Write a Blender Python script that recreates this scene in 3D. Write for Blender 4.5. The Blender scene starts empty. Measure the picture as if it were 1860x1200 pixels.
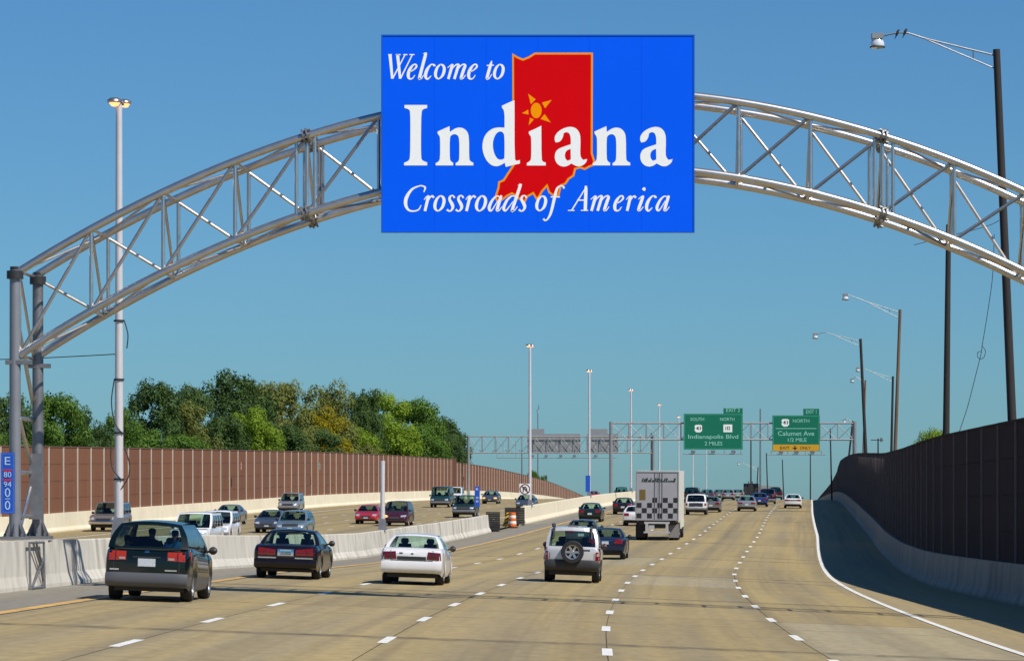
import bpy, bmesh, math, random
import numpy as np
from mathutils import Vector, Matrix
from mathutils.bvhtree import BVHTree
from mathutils.geometry import tessellate_polygon

random.seed(7)
SC = bpy.context.scene
COL = SC.collection
# ------------------------------------------------------------------ camera, sky, sun, exposure
F = 6500.0            # focal length in photograph pixels (1860 wide)
EYE = 2.16            # eye height above the nearest lane line
cam_d = bpy.data.cameras.new('camera')
cam = bpy.data.objects.new('camera', cam_d); COL.objects.link(cam)
cam_d.sensor_width = 36.0; cam_d.lens = F / 1860.0 * 36.0
cam_d.shift_y = (940 - 600) / 1860.0
cam_d.clip_start = 1.0; cam_d.clip_end = 20000
cam.location = (0, 0, EYE); cam.rotation_euler = (math.radians(90), 0, 0)
SC.camera = cam

SUNV = Vector((0.64, -0.56, 1.0)).normalized()      # towards the sun
world = bpy.data.worlds.new('World'); SC.world = world; world.use_nodes = True
wn = world.node_tree
bg = wn.nodes['Background']; sky = wn.nodes.new('ShaderNodeTexSky')
sky.sky_type = 'NISHITA'; sky.sun_disc = False
sky.sun_elevation = math.asin(SUNV.z); sky.sun_rotation = math.atan2(SUNV.x, SUNV.y)
sky.altitude = 0; sky.air_density = 1.0; sky.dust_density = 0.3; sky.ozone_density = 1.0
tint = wn.nodes.new('ShaderNodeMix'); tint.data_type = 'RGBA'; tint.blend_type = 'MULTIPLY'
tint.inputs['Factor'].default_value = 1.0
tint.inputs['B'].default_value = (0.325, 0.645, 0.99, 1)
wn.links.new(sky.outputs[0], tint.inputs['A']); wn.links.new(tint.outputs['Result'], bg.inputs['Color'])
bg.inputs['Strength'].default_value = 0.074
sun_d = bpy.data.lights.new('sun', 'SUN'); sun_d.energy = 4.2; sun_d.angle = math.radians(0.5)
sun_d.color = (1.0, 0.94, 0.84)
sun = bpy.data.objects.new('sun', sun_d); COL.objects.link(sun)
sun.rotation_euler = SUNV.to_track_quat('Z', 'Y').to_euler(); sun.location = (60, 40, 80)
SC.view_settings.view_transform = 'Standard'; SC.view_settings.look = 'None'
SC.view_settings.exposure = 0.25; SC.view_settings.gamma = 1.0; SC.view_settings.use_curve_mapping = False
SC.render.engine = 'CYCLES'
SC.cycles.max_bounces = 6; SC.cycles.transparent_max_bounces = 16; SC.cycles.use_denoising = True
SC.cycles.caustics_reflective = False; SC.cycles.caustics_refractive = False

# ------------------------------------------------------------------ the lie of the road
def hermite(xs, ys):
    xs = np.array(xs, float); ys = np.array(ys, float)
    d = np.diff(ys) / np.diff(xs); m = np.empty_like(ys)
    m[0], m[-1] = d[0], d[-1]; h = np.diff(xs)
    m[1:-1] = (d[:-1] * h[1:] + d[1:] * h[:-1]) / (h[:-1] + h[1:])
    def f(x):
        if x <= xs[0]: return float(ys[0] + m[0] * (x - xs[0]))
        if x >= xs[-1]: return float(ys[-1] + m[-1] * (x - xs[-1]))
        i = int(np.searchsorted(xs, x) - 1); i = max(0, min(i, len(xs) - 2))
        t = (x - xs[i]) / h[i]
        return float((2*t**3-3*t**2+1)*ys[i] + (t**3-2*t**2+t)*h[i]*m[i] + (-2*t**3+3*t**2)*ys[i+1] + (t**3-t**2)*h[i]*m[i+1])
    return f
# lateral place of the lane line C and its height (metres), found from the lane dashes (12.19 m apart)
XC = hermite([0, 30, 56.6, 70, 82, 94.2, 106.4, 118.6, 130.8, 143, 155, 167, 179.5, 191.7, 204, 216, 228, 240, 252.7, 320, 400, 900, 2500],
             [.55, .98, 1.51, 1.84, 2.24, 2.72, 3.25, 3.83, 4.5, 5.23, 6.07, 6.98, 7.95, 8.94, 9.95, 10.96, 11.97, 12.95, 13.95, 19.37, 26.04, 67.74, 201.2])
ZC = hermite([-80, 0, 60, 118.6, 130.8, 143, 155, 167, 179.5, 191.7, 204, 216, 228, 240, 252.7, 311, 361, 400, 450, 500, 560, 620, 700, 800, 950, 1200, 2500],
             [0, 0, 0, .01, .03, .07, .14, .23, .37, .53, .69, .87, 1.06, 1.27, 1.48, 2.42, 3.18, 3.68, 4.24, 4.70, 5.05, 5.14, 4.9, 4.1, 2.0, -2.0, -4.0])
def lerp(x, xs, ys): return float(np.interp(x, xs, ys))
def cR(v): return lerp(v, [0, 200, 300, 420], [.04, .04, .015, .01])
def cL(v): return lerp(v, [0, 115, 165, 300], [.035, .035, .008, .004])
def ZS(u, v): return ZC(v) - (cR(v) * min(u, 13) if u > 0 else cL(v) * max(u, -14.4))
def P(u, v, h=0.0): return Vector((XC(v) + u, v, ZS(u, v) + h))
def DX(v): return (XC(v + 1) - XC(v - 1)) / 2
def DZ(v): return (ZC(v + 1) - ZC(v - 1)) / 2
def at(px, py, s): return Vector(((px - 930) / s, F / s, EYE + (940 - py) / s))   # photo pixel at a scale of s px per metre
def v_at(px, u, lo=30, hi=1500):      # distance at which the lateral offset u is seen at photo column px
    best = min((abs(930 + F * (XC(v) + u) / v - px), v) for v in np.arange(lo, hi, 0.5)); return float(best[1])
def ground_at(px, py, lo=40, hi=520): # where the sight line meets the road
    best = None
    for v in np.arange(lo, hi, 0.5):
        X = (px - 930) * v / F; e = abs(940 - F * (ZS(X - XC(v), v) - EYE) / v - py)
        if best is None or e < best[0]: best = (e, v, X - XC(v))
    return float(best[1]), float(best[2])

# ------------------------------------------------------------------ materials
MATS = {}
def nt(m):
    m.use_nodes = True; return m.node_tree.nodes, m.node_tree.links
def mat(name, color, rough=0.6, metal=0.0, var=0.0, scale=3.0, bump=0.0, bscale=20.0, coat=0.0, emit=None, estr=0.0, spec=0.5, stretch=None, rnd=0.0, stain=None):
    if name in MATS: return MATS[name]
    m = bpy.data.materials.new(name); n, l = nt(m); b = n['Principled BSDF']
    c = (*color, 1)
    b.inputs['Base Color'].default_value = c; b.inputs['Roughness'].default_value = rough
    b.inputs['Metallic'].default_value = metal; b.inputs['Coat Weight'].default_value = coat
    b.inputs['Coat Roughness'].default_value = 0.06; b.inputs['Specular IOR Level'].default_value = spec
    if emit: b.inputs['Emission Color'].default_value = (*emit, 1); b.inputs['Emission Strength'].default_value = estr
    tc = n.new('ShaderNodeTexCoord'); src = tc.outputs['Object']
    if stretch:
        mp = n.new('ShaderNodeMapping'); mp.inputs['Scale'].default_value = stretch; l.new(src, mp.inputs['Vector']); src = mp.outputs['Vector']
    if var > 0 or rnd > 0:
        no = n.new('ShaderNodeTexNoise'); no.inputs['Scale'].default_value = scale; no.inputs['Detail'].default_value = 6; no.inputs['Roughness'].default_value = .65
        l.new(src, no.inputs['Vector'])
        mr = n.new('ShaderNodeMapRange'); mr.inputs['From Min'].default_value = .3; mr.inputs['From Max'].default_value = .7
        mr.inputs['To Min'].default_value = 1 - var; mr.inputs['To Max'].default_value = 1 + var * .6
        l.new(no.outputs['Fac'], mr.inputs['Value']); fac = mr.outputs['Result']
        if rnd > 0:
            oi = n.new('ShaderNodeObjectInfo'); r2 = n.new('ShaderNodeMapRange'); r2.inputs['To Min'].default_value = 1 - rnd; r2.inputs['To Max'].default_value = 1 + rnd
            l.new(oi.outputs['Random'], r2.inputs['Value']); mu = n.new('ShaderNodeMath'); mu.operation = 'MULTIPLY'
            l.new(fac, mu.inputs[0]); l.new(r2.outputs['Result'], mu.inputs[1]); fac = mu.outputs[0]
        vm = n.new('ShaderNodeVectorMath'); vm.operation = 'SCALE'; vm.inputs[0].default_value = color
        l.new(fac, vm.inputs['Scale']); out = vm.outputs['Vector']
        if stain:
            n2 = n.new('ShaderNodeTexNoise'); n2.inputs['Scale'].default_value = stain[1]; n2.inputs['Detail'].default_value = 5; l.new(src, n2.inputs['Vector'])
            r3 = n.new('ShaderNodeMapRange'); r3.inputs['From Min'].default_value = .52; r3.inputs['From Max'].default_value = .72; r3.inputs['To Max'].default_value = stain[2]
            l.new(n2.outputs['Fac'], r3.inputs['Value']); mx = n.new('ShaderNodeMix'); mx.data_type = 'RGBA'
            l.new(r3.outputs['Result'], mx.inputs['Factor']); l.new(out, mx.inputs['A']); mx.inputs['B'].default_value = (*stain[0], 1); out = mx.outputs['Result']
        l.new(out, b.inputs['Base Color'])
    if bump > 0:
        nb = n.new('ShaderNodeTexNoise'); nb.inputs['Scale'].default_value = bscale; nb.inputs['Detail'].default_value = 4; l.new(src, nb.inputs['Vector'])
        bp = n.new('ShaderNodeBump'); bp.inputs['Strength'].default_value = bump; bp.inputs['Distance'].default_value = .02
        l.new(nb.outputs['Fac'], bp.inputs['Height']); l.new(bp.outputs['Normal'], b.inputs['Normal'])
    MATS[name] = m; return m

def glass(name, tint_, gloss=0.12):
    if name in MATS: return MATS[name]
    m = bpy.data.materials.new(name); n, l = nt(m); n.remove(n['Principled BSDF']); out = n['Material Output']
    tr = n.new('ShaderNodeBsdfTransparent'); tr.inputs['Color'].default_value = (*tint_, 1)
    gl = n.new('ShaderNodeBsdfGlossy'); gl.inputs['Roughness'].default_value = .04; gl.inputs['Color'].default_value = (.9, .95, 1, 1)
    lw = n.new('ShaderNodeLayerWeight'); lw.inputs['Blend'].default_value = .5
    pw = n.new('ShaderNodeMath'); pw.operation = 'POWER'; pw.inputs[1].default_value = 4.0; l.new(lw.outputs['Facing'], pw.inputs[0])
    fr = n.new('ShaderNodeMapRange'); fr.inputs['To Min'].default_value = .05; fr.inputs['To Max'].default_value = .9; l.new(pw.outputs[0], fr.inputs['Value'])
    mx = n.new('ShaderNodeMixShader'); l.new(fr.outputs[0], mx.inputs['Fac']); l.new(tr.outputs[0], mx.inputs[1]); l.new(gl.outputs[0], mx.inputs[2])
    l.new(mx.outputs[0], out.inputs['Surface']); MATS[name] = m; return m

def road_mat(name, base, streak=1.0, joints=True, tint2=(.245, .21, .145), lane=True):
    m = bpy.data.materials.new(name); n, l = nt(m); b = n['Principled BSDF']; b.inputs['Roughness'].default_value = .8
    b.inputs['Specular IOR Level'].default_value = .25
    uv = n.new('ShaderNodeUVMap'); uv.uv_map = 'uv'
    sp = n.new('ShaderNodeSeparateXYZ'); l.new(uv.outputs[0], sp.inputs[0])
    def noise(sx, sy, scale, detail=5):
        mp = n.new('ShaderNodeMapping'); mp.inputs['Scale'].default_value = (sx, sy, 1); l.new(uv.outputs[0], mp.inputs['Vector'])
        t = n.new('ShaderNodeTexNoise'); t.inputs['Scale'].default_value = scale; t.inputs['Detail'].default_value = detail; t.inputs['Roughness'].default_value = .6
        l.new(mp.outputs[0], t.inputs['Vector']); return t.outputs['Fac']
    def rng(x, a, b_, c, d):
        r = n.new('ShaderNodeMapRange'); r.inputs['From Min'].default_value = a; r.inputs['From Max'].default_value = b_
        r.inputs['To Min'].default_value = c; r.inputs['To Max'].default_value = d; l.new(x, r.inputs['Value']); return r.outputs['Result']
    def mth(op, a, b_=None):
        q = n.new('ShaderNodeMath'); q.operation = op
        for i, x in enumerate((a, b_)):
            if x is None: continue
            if isinstance(x, (int, float)): q.inputs[i].default_value = x
            else: l.new(x, q.inputs[i])
        return q.outputs[0]
    def mix(fac, a, col):
        q = n.new('ShaderNodeMix'); q.data_type = 'RGBA'; l.new(fac, q.inputs['Factor'])
        if isinstance(a, tuple): q.inputs['A'].default_value = (*a, 1)
        else: l.new(a, q.inputs['A'])
        q.inputs['B'].default_value = (*col, 1); return q.outputs['Result']
    big = noise(.7, .014, 1.0); fine = noise(1, .35, 4.0, 8)
    col = mix(rng(big, .42, .68, 0, .75 * streak), base, tint2)
    str2 = noise(1.4, .006, 1.0, 4)
    col = mix(rng(str2, .52, .72, 0, .55 * streak), col, (.20, .15, .085))
    if lane:   # wheel paths and the oil strip worn into each lane
        ph = mth('MULTIPLY', sp.outputs['X'], 2 * math.pi / 1.83); w = mth('SINE', mth('ADD', ph, 1.9))
        tr = mth('MULTIPLY', rng(w, .1, 1, 0, 1), rng(noise(.3, .03, 1.0), .35, .65, .1, 1))
        col = mix(mth('MULTIPLY', tr,   .55 * streak), col, (.20, .165, .105))
    if joints:
        for (v0, per, wid, amt) in ((97.5, 36.6, .9, .8), (110.6, 36.6, .35, .45), (79.7, 36.6, .30, .45), (68.0, 18.3, .22, .3)):
            q = mth('PINGPONG', mth('ADD', sp.outputs['Y'], per * 50 - v0), per / 2)
            near = rng(q, 0, wid, 1, 0)
            spots = rng(noise(.55, .25, 3.0, 3), .40, .66, .25, 1)
            col = mix(mth('MULTIPLY', mth('MULTIPLY', near, spots), amt), col, (.055, .05, .045))
    hs = n.new('ShaderNodeHueSaturation'); l.new(col, hs.inputs['Color']); oi = n.new('ShaderNodeObjectInfo')
    val = mth('MULTIPLY', rng(fine, .3, .7, .84, 1.12), rng(oi.outputs['Random'], 0, 1, .93, 1.06)); l.new(val, hs.inputs['Value'])
    l.new(hs.outputs[0], b.inputs['Base Color'])
    bp = n.new('ShaderNodeBump'); bp.inputs['Strength'].default_value = .2; bp.inputs['Distance'].default_value = .01
    l.new(fine, bp.inputs['Height']); l.new(bp.outputs[0], b.inputs['Normal'])
    MATS[name] = m; return m

M_ROAD = road_mat('concrete_lanes', (.375, .288, .132))
M_ROADFAR = road_mat('concrete_lanes_far', (.375, .288, .132), joints=False)
M_SHOULDER = road_mat('grey_shoulder', (.26, .235, .185), lane=False, joints=False, tint2=(.21, .2, .18))
M_SHOULDER_R = road_mat('right_shoulder', (.36, .28, .14), lane=False, joints=False)
M_FILL = mat('joint_filler', (.15, .125, .085), .9)
M_ROADG = road_mat('grey_concrete_lanes', (.365, .305, .18), tint2=(.29, .26, .185))
M_WHITE = mat('white_paint', (.80, .79, .74), .6, var=.22, scale=4)
M_YELLOW = mat('yellow_paint', (.66, .40, .11), .6, var=.35, scale=1.5)
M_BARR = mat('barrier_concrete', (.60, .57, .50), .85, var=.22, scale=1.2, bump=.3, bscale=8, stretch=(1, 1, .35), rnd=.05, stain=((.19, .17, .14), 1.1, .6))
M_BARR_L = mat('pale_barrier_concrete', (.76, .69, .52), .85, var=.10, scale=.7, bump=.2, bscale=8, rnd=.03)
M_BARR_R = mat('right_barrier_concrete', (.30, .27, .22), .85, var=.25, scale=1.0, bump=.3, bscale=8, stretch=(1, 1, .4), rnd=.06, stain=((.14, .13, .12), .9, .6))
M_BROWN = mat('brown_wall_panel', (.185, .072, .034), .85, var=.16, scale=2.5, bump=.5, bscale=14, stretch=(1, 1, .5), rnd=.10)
M_POST = mat('wall_post_concrete', (.58, .53, .45), .8, var=.12, scale=2)
M_POSTB = mat('wall_cap_brown', (.14, .07, .05), .8)
M_STEEL = mat('galvanised_steel', (.60, .575, .555), .33, metal=.92, var=.14, scale=3, bump=.06, bscale=40)
M_STEELD = mat('weathered_steel', (.23, .235, .25), .5, metal=.6, var=.2, scale=4)
M_COL = mat('grey_column', (.27, .28, .31), .45, metal=.4, var=.12, scale=2)
M_GANTRY = mat('gantry_grey', (.34, .35, .36), .55, metal=.5, var=.1, scale=2)
M_PALEB = mat('marker_print', (.42, .58, .82), .5)
M_ALU = mat('aluminium_pole', (.72, .69, .70), .42, metal=.3, var=.08, scale=1.5)
M_BLACK = mat('black_rubber', (.018, .018, .02), .75, var=.2, scale=6)
M_DARK = mat('dark_trim', (.03, .03, .033), .5)
M_WOOD = mat('creosote_pole', (.030, .026, .026), .85, var=.3, scale=3, stretch=(1, 1, .15), bump=.4, bscale=10)
M_WOODB = mat('brown_pole', (.17, .11, .07), .85, var=.3, scale=3, stretch=(1, 1, .15), bump=.4, bscale=10)
M_CABLE = mat('black_cable', (.02, .02, .022), .6)
M_GREEN = mat('sign_green', (.0, .155, .085), .45, var=.05, scale=2)
M_SGREY = mat('sign_back_grey', (.33, .34, .35), .5, metal=.4, var=.06, scale=2)
M_ORANGE = mat('sign_orange', (.80, .36, .01), .5)
M_TEXTW = mat('sign_white', (.82, .86, .84), .5)
M_TEXTG = mat('sign_pale_green', (.24, .56, .46), .5)
M_TEXTK = mat('sign_black', (.02, .02, .02), .5)
M_MBLUE = mat('marker_blue', (.01, .085, .50), .45)
M_SBLUE = mat('welcome_blue', (.0, .115, 1.0), .6, spec=.08, var=.03, scale=.6)
M_SRED = mat('welcome_red', (.72, .0, .004), .6, spec=.08, var=.04, scale=.8)
M_SGOLD = mat('welcome_gold', (1.0, .34, .0), .6, spec=.08)
M_SWHITE = mat('welcome_white', (.95, .96, .96), .6, spec=.08)
M_LAMPLIT = mat('lit_sodium_lens', (.8, .5, .25), .3, emit=(1.0, .42, .16), estr=1.6)
M_LAMPGL = mat('lamp_refractor', (.85, .88, .92), .1, metal=.25, coat=1.0)
M_RED = mat('red_lens', (.20, .004, .006), .15, coat=.4, emit=None)
M_REDO = mat('orange_red_lens', (.36, .026, .005), .15, coat=.6)
M_AMBER = mat('amber_lamp', (.9, .35, .03), .2, emit=(1, .42, .06), estr=1.2)
M_HEAD = mat('headlamp_lens', (.72, .75, .78), .08, metal=.5, coat=1.0)
M_CHROME = mat('chrome', (.72, .73, .75), .12, metal=1.0)
M_RIM = mat('alloy_rim', (.50, .51, .53), .3, metal=.8)
M_PLATE = mat('plate_white', (.55, .60, .66), .4, var=.2, scale=30)
M_SEAT = mat('seat_cloth', (.025, .027, .03), .9)
M_GLASS = glass('tinted_window', (.42, .56, .50))
M_GLASSD = glass('dark_window', (.06, .09, .10))
M_GLASSW = glass('windscreen', (.66, .82, .74))
M_GRASS = mat('verge_grass', (.07, .085, .03), .95, var=.35, scale=.6)

# ------------------------------------------------------------------ mesh helpers
class MB:
    def __init__(s): s.v = []; s.f = []; s.mi = []; s.uv = {}
    def add(s, vs, fs, mi=0):
        o = len(s.v); s.v += [Vector(p) for p in vs]; s.f += [tuple(i + o for i in f) for f in fs]; s.mi += [mi] * len(fs); return s
    def box(s, x0, x1, y0, y1, z0, z1, mi=0):
        return s.add([(x, y, z) for z in (z0, z1) for y in (y0, y1) for x in (x0, x1)],
                     [(0, 2, 3, 1), (4, 5, 7, 6), (0, 1, 5, 4), (1, 3, 7, 5), (3, 2, 6, 7), (2, 0, 4, 6)], mi)
    def tube(s, pts, r, n=8, cap=True, mi=0):
        pts = [Vector(p) for p in pts]; rs = r if isinstance(r, (list, tuple)) else [r] * len(pts)
        rings = []; ref = None
        for i, p in enumerate(pts):
            t = (pts[min(i + 1, len(pts) - 1)] - pts[max(i - 1, 0)]).normalized()
            if ref is None: ref = Vector((0, 0, 1)) if abs(t.z) < .9 else Vector((1, 0, 0))
            a = t.cross(ref).normalized(); b = t.cross(a).normalized(); ref = -b if False else ref
            rings.append([p + (a * math.cos(k * 2 * math.pi / n) + b * math.sin(k * 2 * math.pi / n)) * rs[i] for k in range(n)])
        vs = [q for ring in rings for q in ring]; fs = []
        for i in range(len(rings) - 1):
            for k in range(n): fs.append((i*n+k, i*n+(k+1) % n, (i+1)*n+(k+1) % n, (i+1)*n+k))
        if cap: fs.append(tuple(range(n))[::-1]); fs.append(tuple(range((len(rings)-1)*n, len(rings)*n)))
        return s.add(vs, fs, mi)
    def lathe(s, prof, c=(0, 0, 0), axis='z', n=16, mi=0):
        vs = []; fs = []; c = Vector(c)
        for (r, h) in prof:
            for k in range(n):
                a = 2 * math.pi * k / n; x, y = r * math.cos(a), r * math.sin(a)
                vs.append(c + (Vector((x, y, h)) if axis == 'z' else Vector((h, x, y)) if axis == 'x' else Vector((x, h, y))))
        for i in range(len(prof) - 1):
            for k in range(n): fs.append((i*n+k, i*n+(k+1) % n, (i+1)*n+(k+1) % n, (i+1)*n+k))
        return s.add(vs, fs, mi)
    def grid(s, fn, nu, nv, mi=0, u0=0., u1=1., v0=0., v1=1.):
        vs = [fn(u0 + (u1 - u0) * i / nu, v0 + (v1 - v0) * j / nv) for j in range(nv + 1) for i in range(nu + 1)]
        fs = [(j*(nu+1)+i, j*(nu+1)+i+1, (j+1)*(nu+1)+i+1, (j+1)*(nu+1)+i) for j in range(nv) for i in range(nu)]
        return s.add(vs, fs, mi)
    def prism(s, poly, z0, z1, fn=lambda x, y, z: (x, y, z), mi=0):
        n = len(poly); vs = [fn(x, y, z0) for x, y in poly] + [fn(x, y, z1) for x, y in poly]
        fs = [(i, (i + 1) % n, n + (i + 1) % n, n + i) for i in range(n)]
        tri = tessellate_polygon([[Vector((x, y, 0)) for x, y in poly]])
        fs += [tuple(t) for t in tri] + [tuple(n + i for i in t[::-1]) for t in tri]
        return s.add(vs, fs, mi)
    def mesh(s, name, mats, smooth=None, off=None, uvs=None):
        me = bpy.data.meshes.new(name)
        o = off or Vector((0, 0, 0))
        me.from_pydata([tuple(p - o) for p in s.v], [], s.f)
        for m in (mats if isinstance(mats, (list, tuple)) else [mats]): me.materials.append(m)
        if any(s.mi): me.polygons.foreach_set('material_index', s.mi)
        if uvs:
            lay = me.uv_layers.new(name='uv')
            for lp in me.loops: lay.data[lp.index].uv = uvs[lp.vertex_index]
        bm = bmesh.new(); bm.from_mesh(me); bmesh.ops.recalc_face_normals(bm, faces=bm.faces); bm.to_mesh(me); bm.free()
        if smooth is not None:
            me.polygons.foreach_set('use_smooth', [True] * len(me.polygons)); me.set_sharp_from_angle(angle=math.radians(smooth))
        me.update(); return me
    def build(s, name, mats, parent=None, smooth=None, world=False, uvs=None):
        off = parent.matrix_world.translation if (parent and world) else None
        return link(name, s.mesh(name, mats, smooth, off, uvs), parent)
def link(name, me, parent=None, loc=None, rot=None, scale=None):
    o = bpy.data.objects.new(name, me); COL.objects.link(o)
    if parent: o.parent = parent
    if loc is not None: o.location = loc
    if rot is not None: o.rotation_euler = rot
    if scale is not None: o.scale = scale
    return o
def tag(o, label, cat, group=None, kind=None):
    o['label'] = label
    if cat: o['category'] = cat
    if group: o['group'] = group
    if kind: o['kind'] = kind
    return o
def thing(name, label, cat, loc=(0, 0, 0), group=None):
    o = bpy.data.objects.new(name, None); COL.objects.link(o); o.empty_display_size = .3
    o.location = loc; o.matrix_world = Matrix.Translation(Vector(loc)); return tag(o, label, cat, group)
def structure(o, label): o['label'] = label; o['kind'] = 'structure'; return o
def strip(u0, u1, vs, h=0.0, nu=1, thick=0.0):
    mb = MB(); uvs = []
    f0 = u0 if callable(u0) else (lambda v: u0); f1 = u1 if callable(u1) else (lambda v: u1)
    for v in vs:
        for i in range(nu + 1):
            u = f0(v) + (f1(v) - f0(v)) * i / nu; mb.v.append(P(u, v, h)); uvs.append((u, v))
    for j in range(len(vs) - 1):
        for i in range(nu): mb.f.append((j*(nu+1)+i, j*(nu+1)+i+1, (j+1)*(nu+1)+i+1, (j+1)*(nu+1)+i))
    mb.mi = [0] * len(mb.f); return mb, uvs
def text_mesh(txt, width=None, height=1.0, bold=0.0):
    cu = bpy.data.curves.new('t', 'FONT'); cu.body = txt; cu.size = 1; cu.offset = bold; cu.resolution_u = 3
    ob = bpy.data.objects.new('t', cu); COL.objects.link(ob)
    dg = bpy.context.evaluated_depsgraph_get(); me = bpy.data.meshes.new_from_object(ob.evaluated_get(dg))
    bpy.data.objects.remove(ob); bpy.data.curves.remove(cu)
    co = np.array([v.co[:] for v in me.vertices]); mn, mx = co.min(0), co.max(0)
    fs = [tuple(p.vertices) for p in me.polygons]; bpy.data.meshes.remove(me)
    co = (co - mn); w, h = (mx - mn)[:2]; ky = height / h; kx = (width / w) if width else ky
    return [(p[0] * kx, p[1] * ky) for p in co], fs
def put_text(parent, txt, x, z, y, mt, width=None, height=.3, name='lettering', bold=0.0):
    vs, fs = text_mesh(txt, width, height, bold); mb = MB(); mb.add([(x + a, y, z + b) for a, b in vs], fs)
    me = mb.mesh(name, mt); return link(name, me, parent)
# ------------------------------------------------------------------ ground, carriageways, markings
LANE = 3.66
mb = MB(); xs_ = [-6000, -1500, -500, -150, -60, -40, -14, 14, 60, 200, 600, 2000, 6000]
vs_ = list(range(-80, 1000, 40)) + [1100, 1300, 1600, 2500, 4500, 9000]
for v in vs_:
    for x in xs_: mb.v.append(Vector((XC(min(v, 2500)) + x, v, ZC(min(v, 2500)) - 1.5)))
nx = len(xs_)
for j in range(len(vs_) - 1):
    for i in range(nx - 1): mb.f.append((j*nx+i, j*nx+i+1, (j+1)*nx+i+1, (j+1)*nx+i))
mb.mi = [0] * len(mb.f)
structure(mb.build('ground', M_GRASS), 'grassy ground reaching away on both sides of the highway')

VF = [float(v) for v in list(range(-60, 340, 6)) + list(range(340, 720, 10)) + list(range(720, 1500, 40))]
UW = lambda v: lerp(v, [0, 85, 108, 135, 160, 540, 600, 650, 760], [12.6, 12.5, 12.0, 11.1, 11.0, 11.0, 10.5, 9.8, 8.3])     # face of the right barrier
SLAB_END = 342.0
vfar = [v for v in VF if v >= SLAB_END - 6] ; vfar[0] = SLAB_END
mbr, uvr = strip(-3 * LANE, 2 * LANE, vfar, 0, 5)
road = mbr.build('road', M_ROADFAR, uvs=uvr); structure(road, 'five lane tan concrete highway leading up over the crest')
mbj, uvj = strip(-3 * LANE - .02, 2 * LANE + .02, [v for v in VF if v <= 342], -.015, 5); mbj.build('joint_filler', M_FILL, road)
SL = 18.3
v = -60 + 0.0
k = 0
jv = [61.2 + SL * i for i in range(-7, 16)]
for j in range(len(jv) - 1):
    a, b = jv[j] + .02, min(jv[j + 1] - .02, SLAB_END - .02)
    if a >= SLAB_END or b - a < 1: continue
    for ln in range(-3, 2):
        vv = [a + (b - a) * t / 4 for t in range(5)]
        m_, u_ = strip(ln * LANE + .009, (ln + 1) * LANE - .009, vv, 0, 2); m_.build('concrete_slab', M_ROADG if (ln, j) in ((0, 10), (1, 7), (-1, 12), (1, 6)) else M_ROAD, road, uvs=u_)
def marking(name, u0, u1, vs, mt, h=.006):
    m_, u_ = strip(u0, u1, vs, h, 1); return m_.build(name, mt, road)
DASH0 = 82.0 - 1.5
for ln, u in enumerate((-2 * LANE, -LANE, 0.0, LANE)):
    sh = (-3.2, 2.0, 0.0, -1.0)[ln]
    for q in range(-6, 30):
        v0 = DASH0 + sh + 12.19 * q
        if v0 < 20 or v0 > 420: continue
        marking('lane_dash', u - .085, u + .085, [v0, v0 + 1.5, v0 + 3.05], M_WHITE)
edge_vs = [v for v in VF if v >= 15]
marking('edge_line', 2 * LANE + .10, 2 * LANE + .28, edge_vs, M_WHITE, .010)
marking('yellow_line', -3 * LANE - .40, -3 * LANE - .12, edge_vs, M_YELLOW, .010)
m_, u_ = strip(lambda v: 8.3 + (68 - v) * .10, lambda v: 8.3 + (68 - v) * .10 + .16, [50, 56, 62, 66], .010); m_.build('gore_line', M_WHITE, road)
m_, u_ = strip(-13.75, -3 * LANE, VF, -.004, 1); structure(m_.build('left_shoulder', M_SHOULDER, uvs=u_), 'narrow grey shoulder beside the median barrier')
m_, u_ = strip(2 * LANE, lambda v: UW(v) + .1, VF, -.004, 2); structure(m_.build('right_shoulder', M_SHOULDER_R, uvs=u_), 'shaded shoulder below the dark right noise wall')
m_, u_ = strip(-42.6, -14.2, [v for v in VF if v > 60], -.004, 6)
opp = m_.build('opposite_road', M_ROADFAR, uvs=u_); structure(opp, 'opposite tan concrete carriageway beyond the median barrier')
for ln in range(1, 5):
    for q in range(0, 26):
        v0 = 150 + 12.19 * q + ln * 2.1
        m_, u_ = strip(-18.0 - LANE * ln - .08, -18.0 - LANE * ln + .08, [v0, v0 + 3.05], .006); m_.build('lane_dash', M_WHITE, opp)
for u in (-17.9, -37.6):
    m_, u_ = strip(u - .09, u + .09, [v for v in VF if 140 < v < 760], .008); m_.build('edge_line', M_WHITE, opp)

# ------------------------------------------------------------------ concrete barriers
def barrier(name, label, uf, v0, v1, prof, mt, seg=6.1, group=None, first_h=1.0):
    """prof: list of (du, h) closed outline across the barrier; each segment is a part."""
    root = thing(name, label, 'barrier', P(uf(v0), v0), group)
    v = v0
    while v < v1 - .5:
        e = min(v + seg, v1); mb = MB(); n = len(prof); ks = 3
        for k in range(ks + 1):
            w = v + .008 + (e - v - .016) * k / ks
            for du, h in prof: mb.v.append(P(uf(w), w) + Vector((du, 0, h)))
        for k in range(ks):
            for i in range(n): mb.f.append((k*n+i, k*n+(i+1) % n, (k+1)*n+(i+1) % n, (k+1)*n+i))
        mb.f.append(tuple(range(n))); mb.f.append(tuple(range(ks*n, ks*n+n))); mb.mi = [0] * len(mb.f)
        mb.build('barrier_segment', mt, root, world=True); v = e
    return root
JP = [(.0, -.1), (.0, .08), (-.14, .32), (-.22, 1.10), (-.24, 1.13), (-.40, 1.13), (-.42, 1.10), (-.50, .32), (-.64, .08), (-.64, -.1)]
PP = [(.05, -.1), (.05, .08), (.0, .32), (-.03, 1.14), (-.85, 1.14), (-.88, .32), (-.95, .08), (-.95, -.1)]
V_ARCH = 85.5
barrier('median_barrier', 'thick concrete barrier block carrying the arch columns', lambda v: -13.72, 78.5, 91.5, PP, M_BARR, 6.5)
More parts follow.
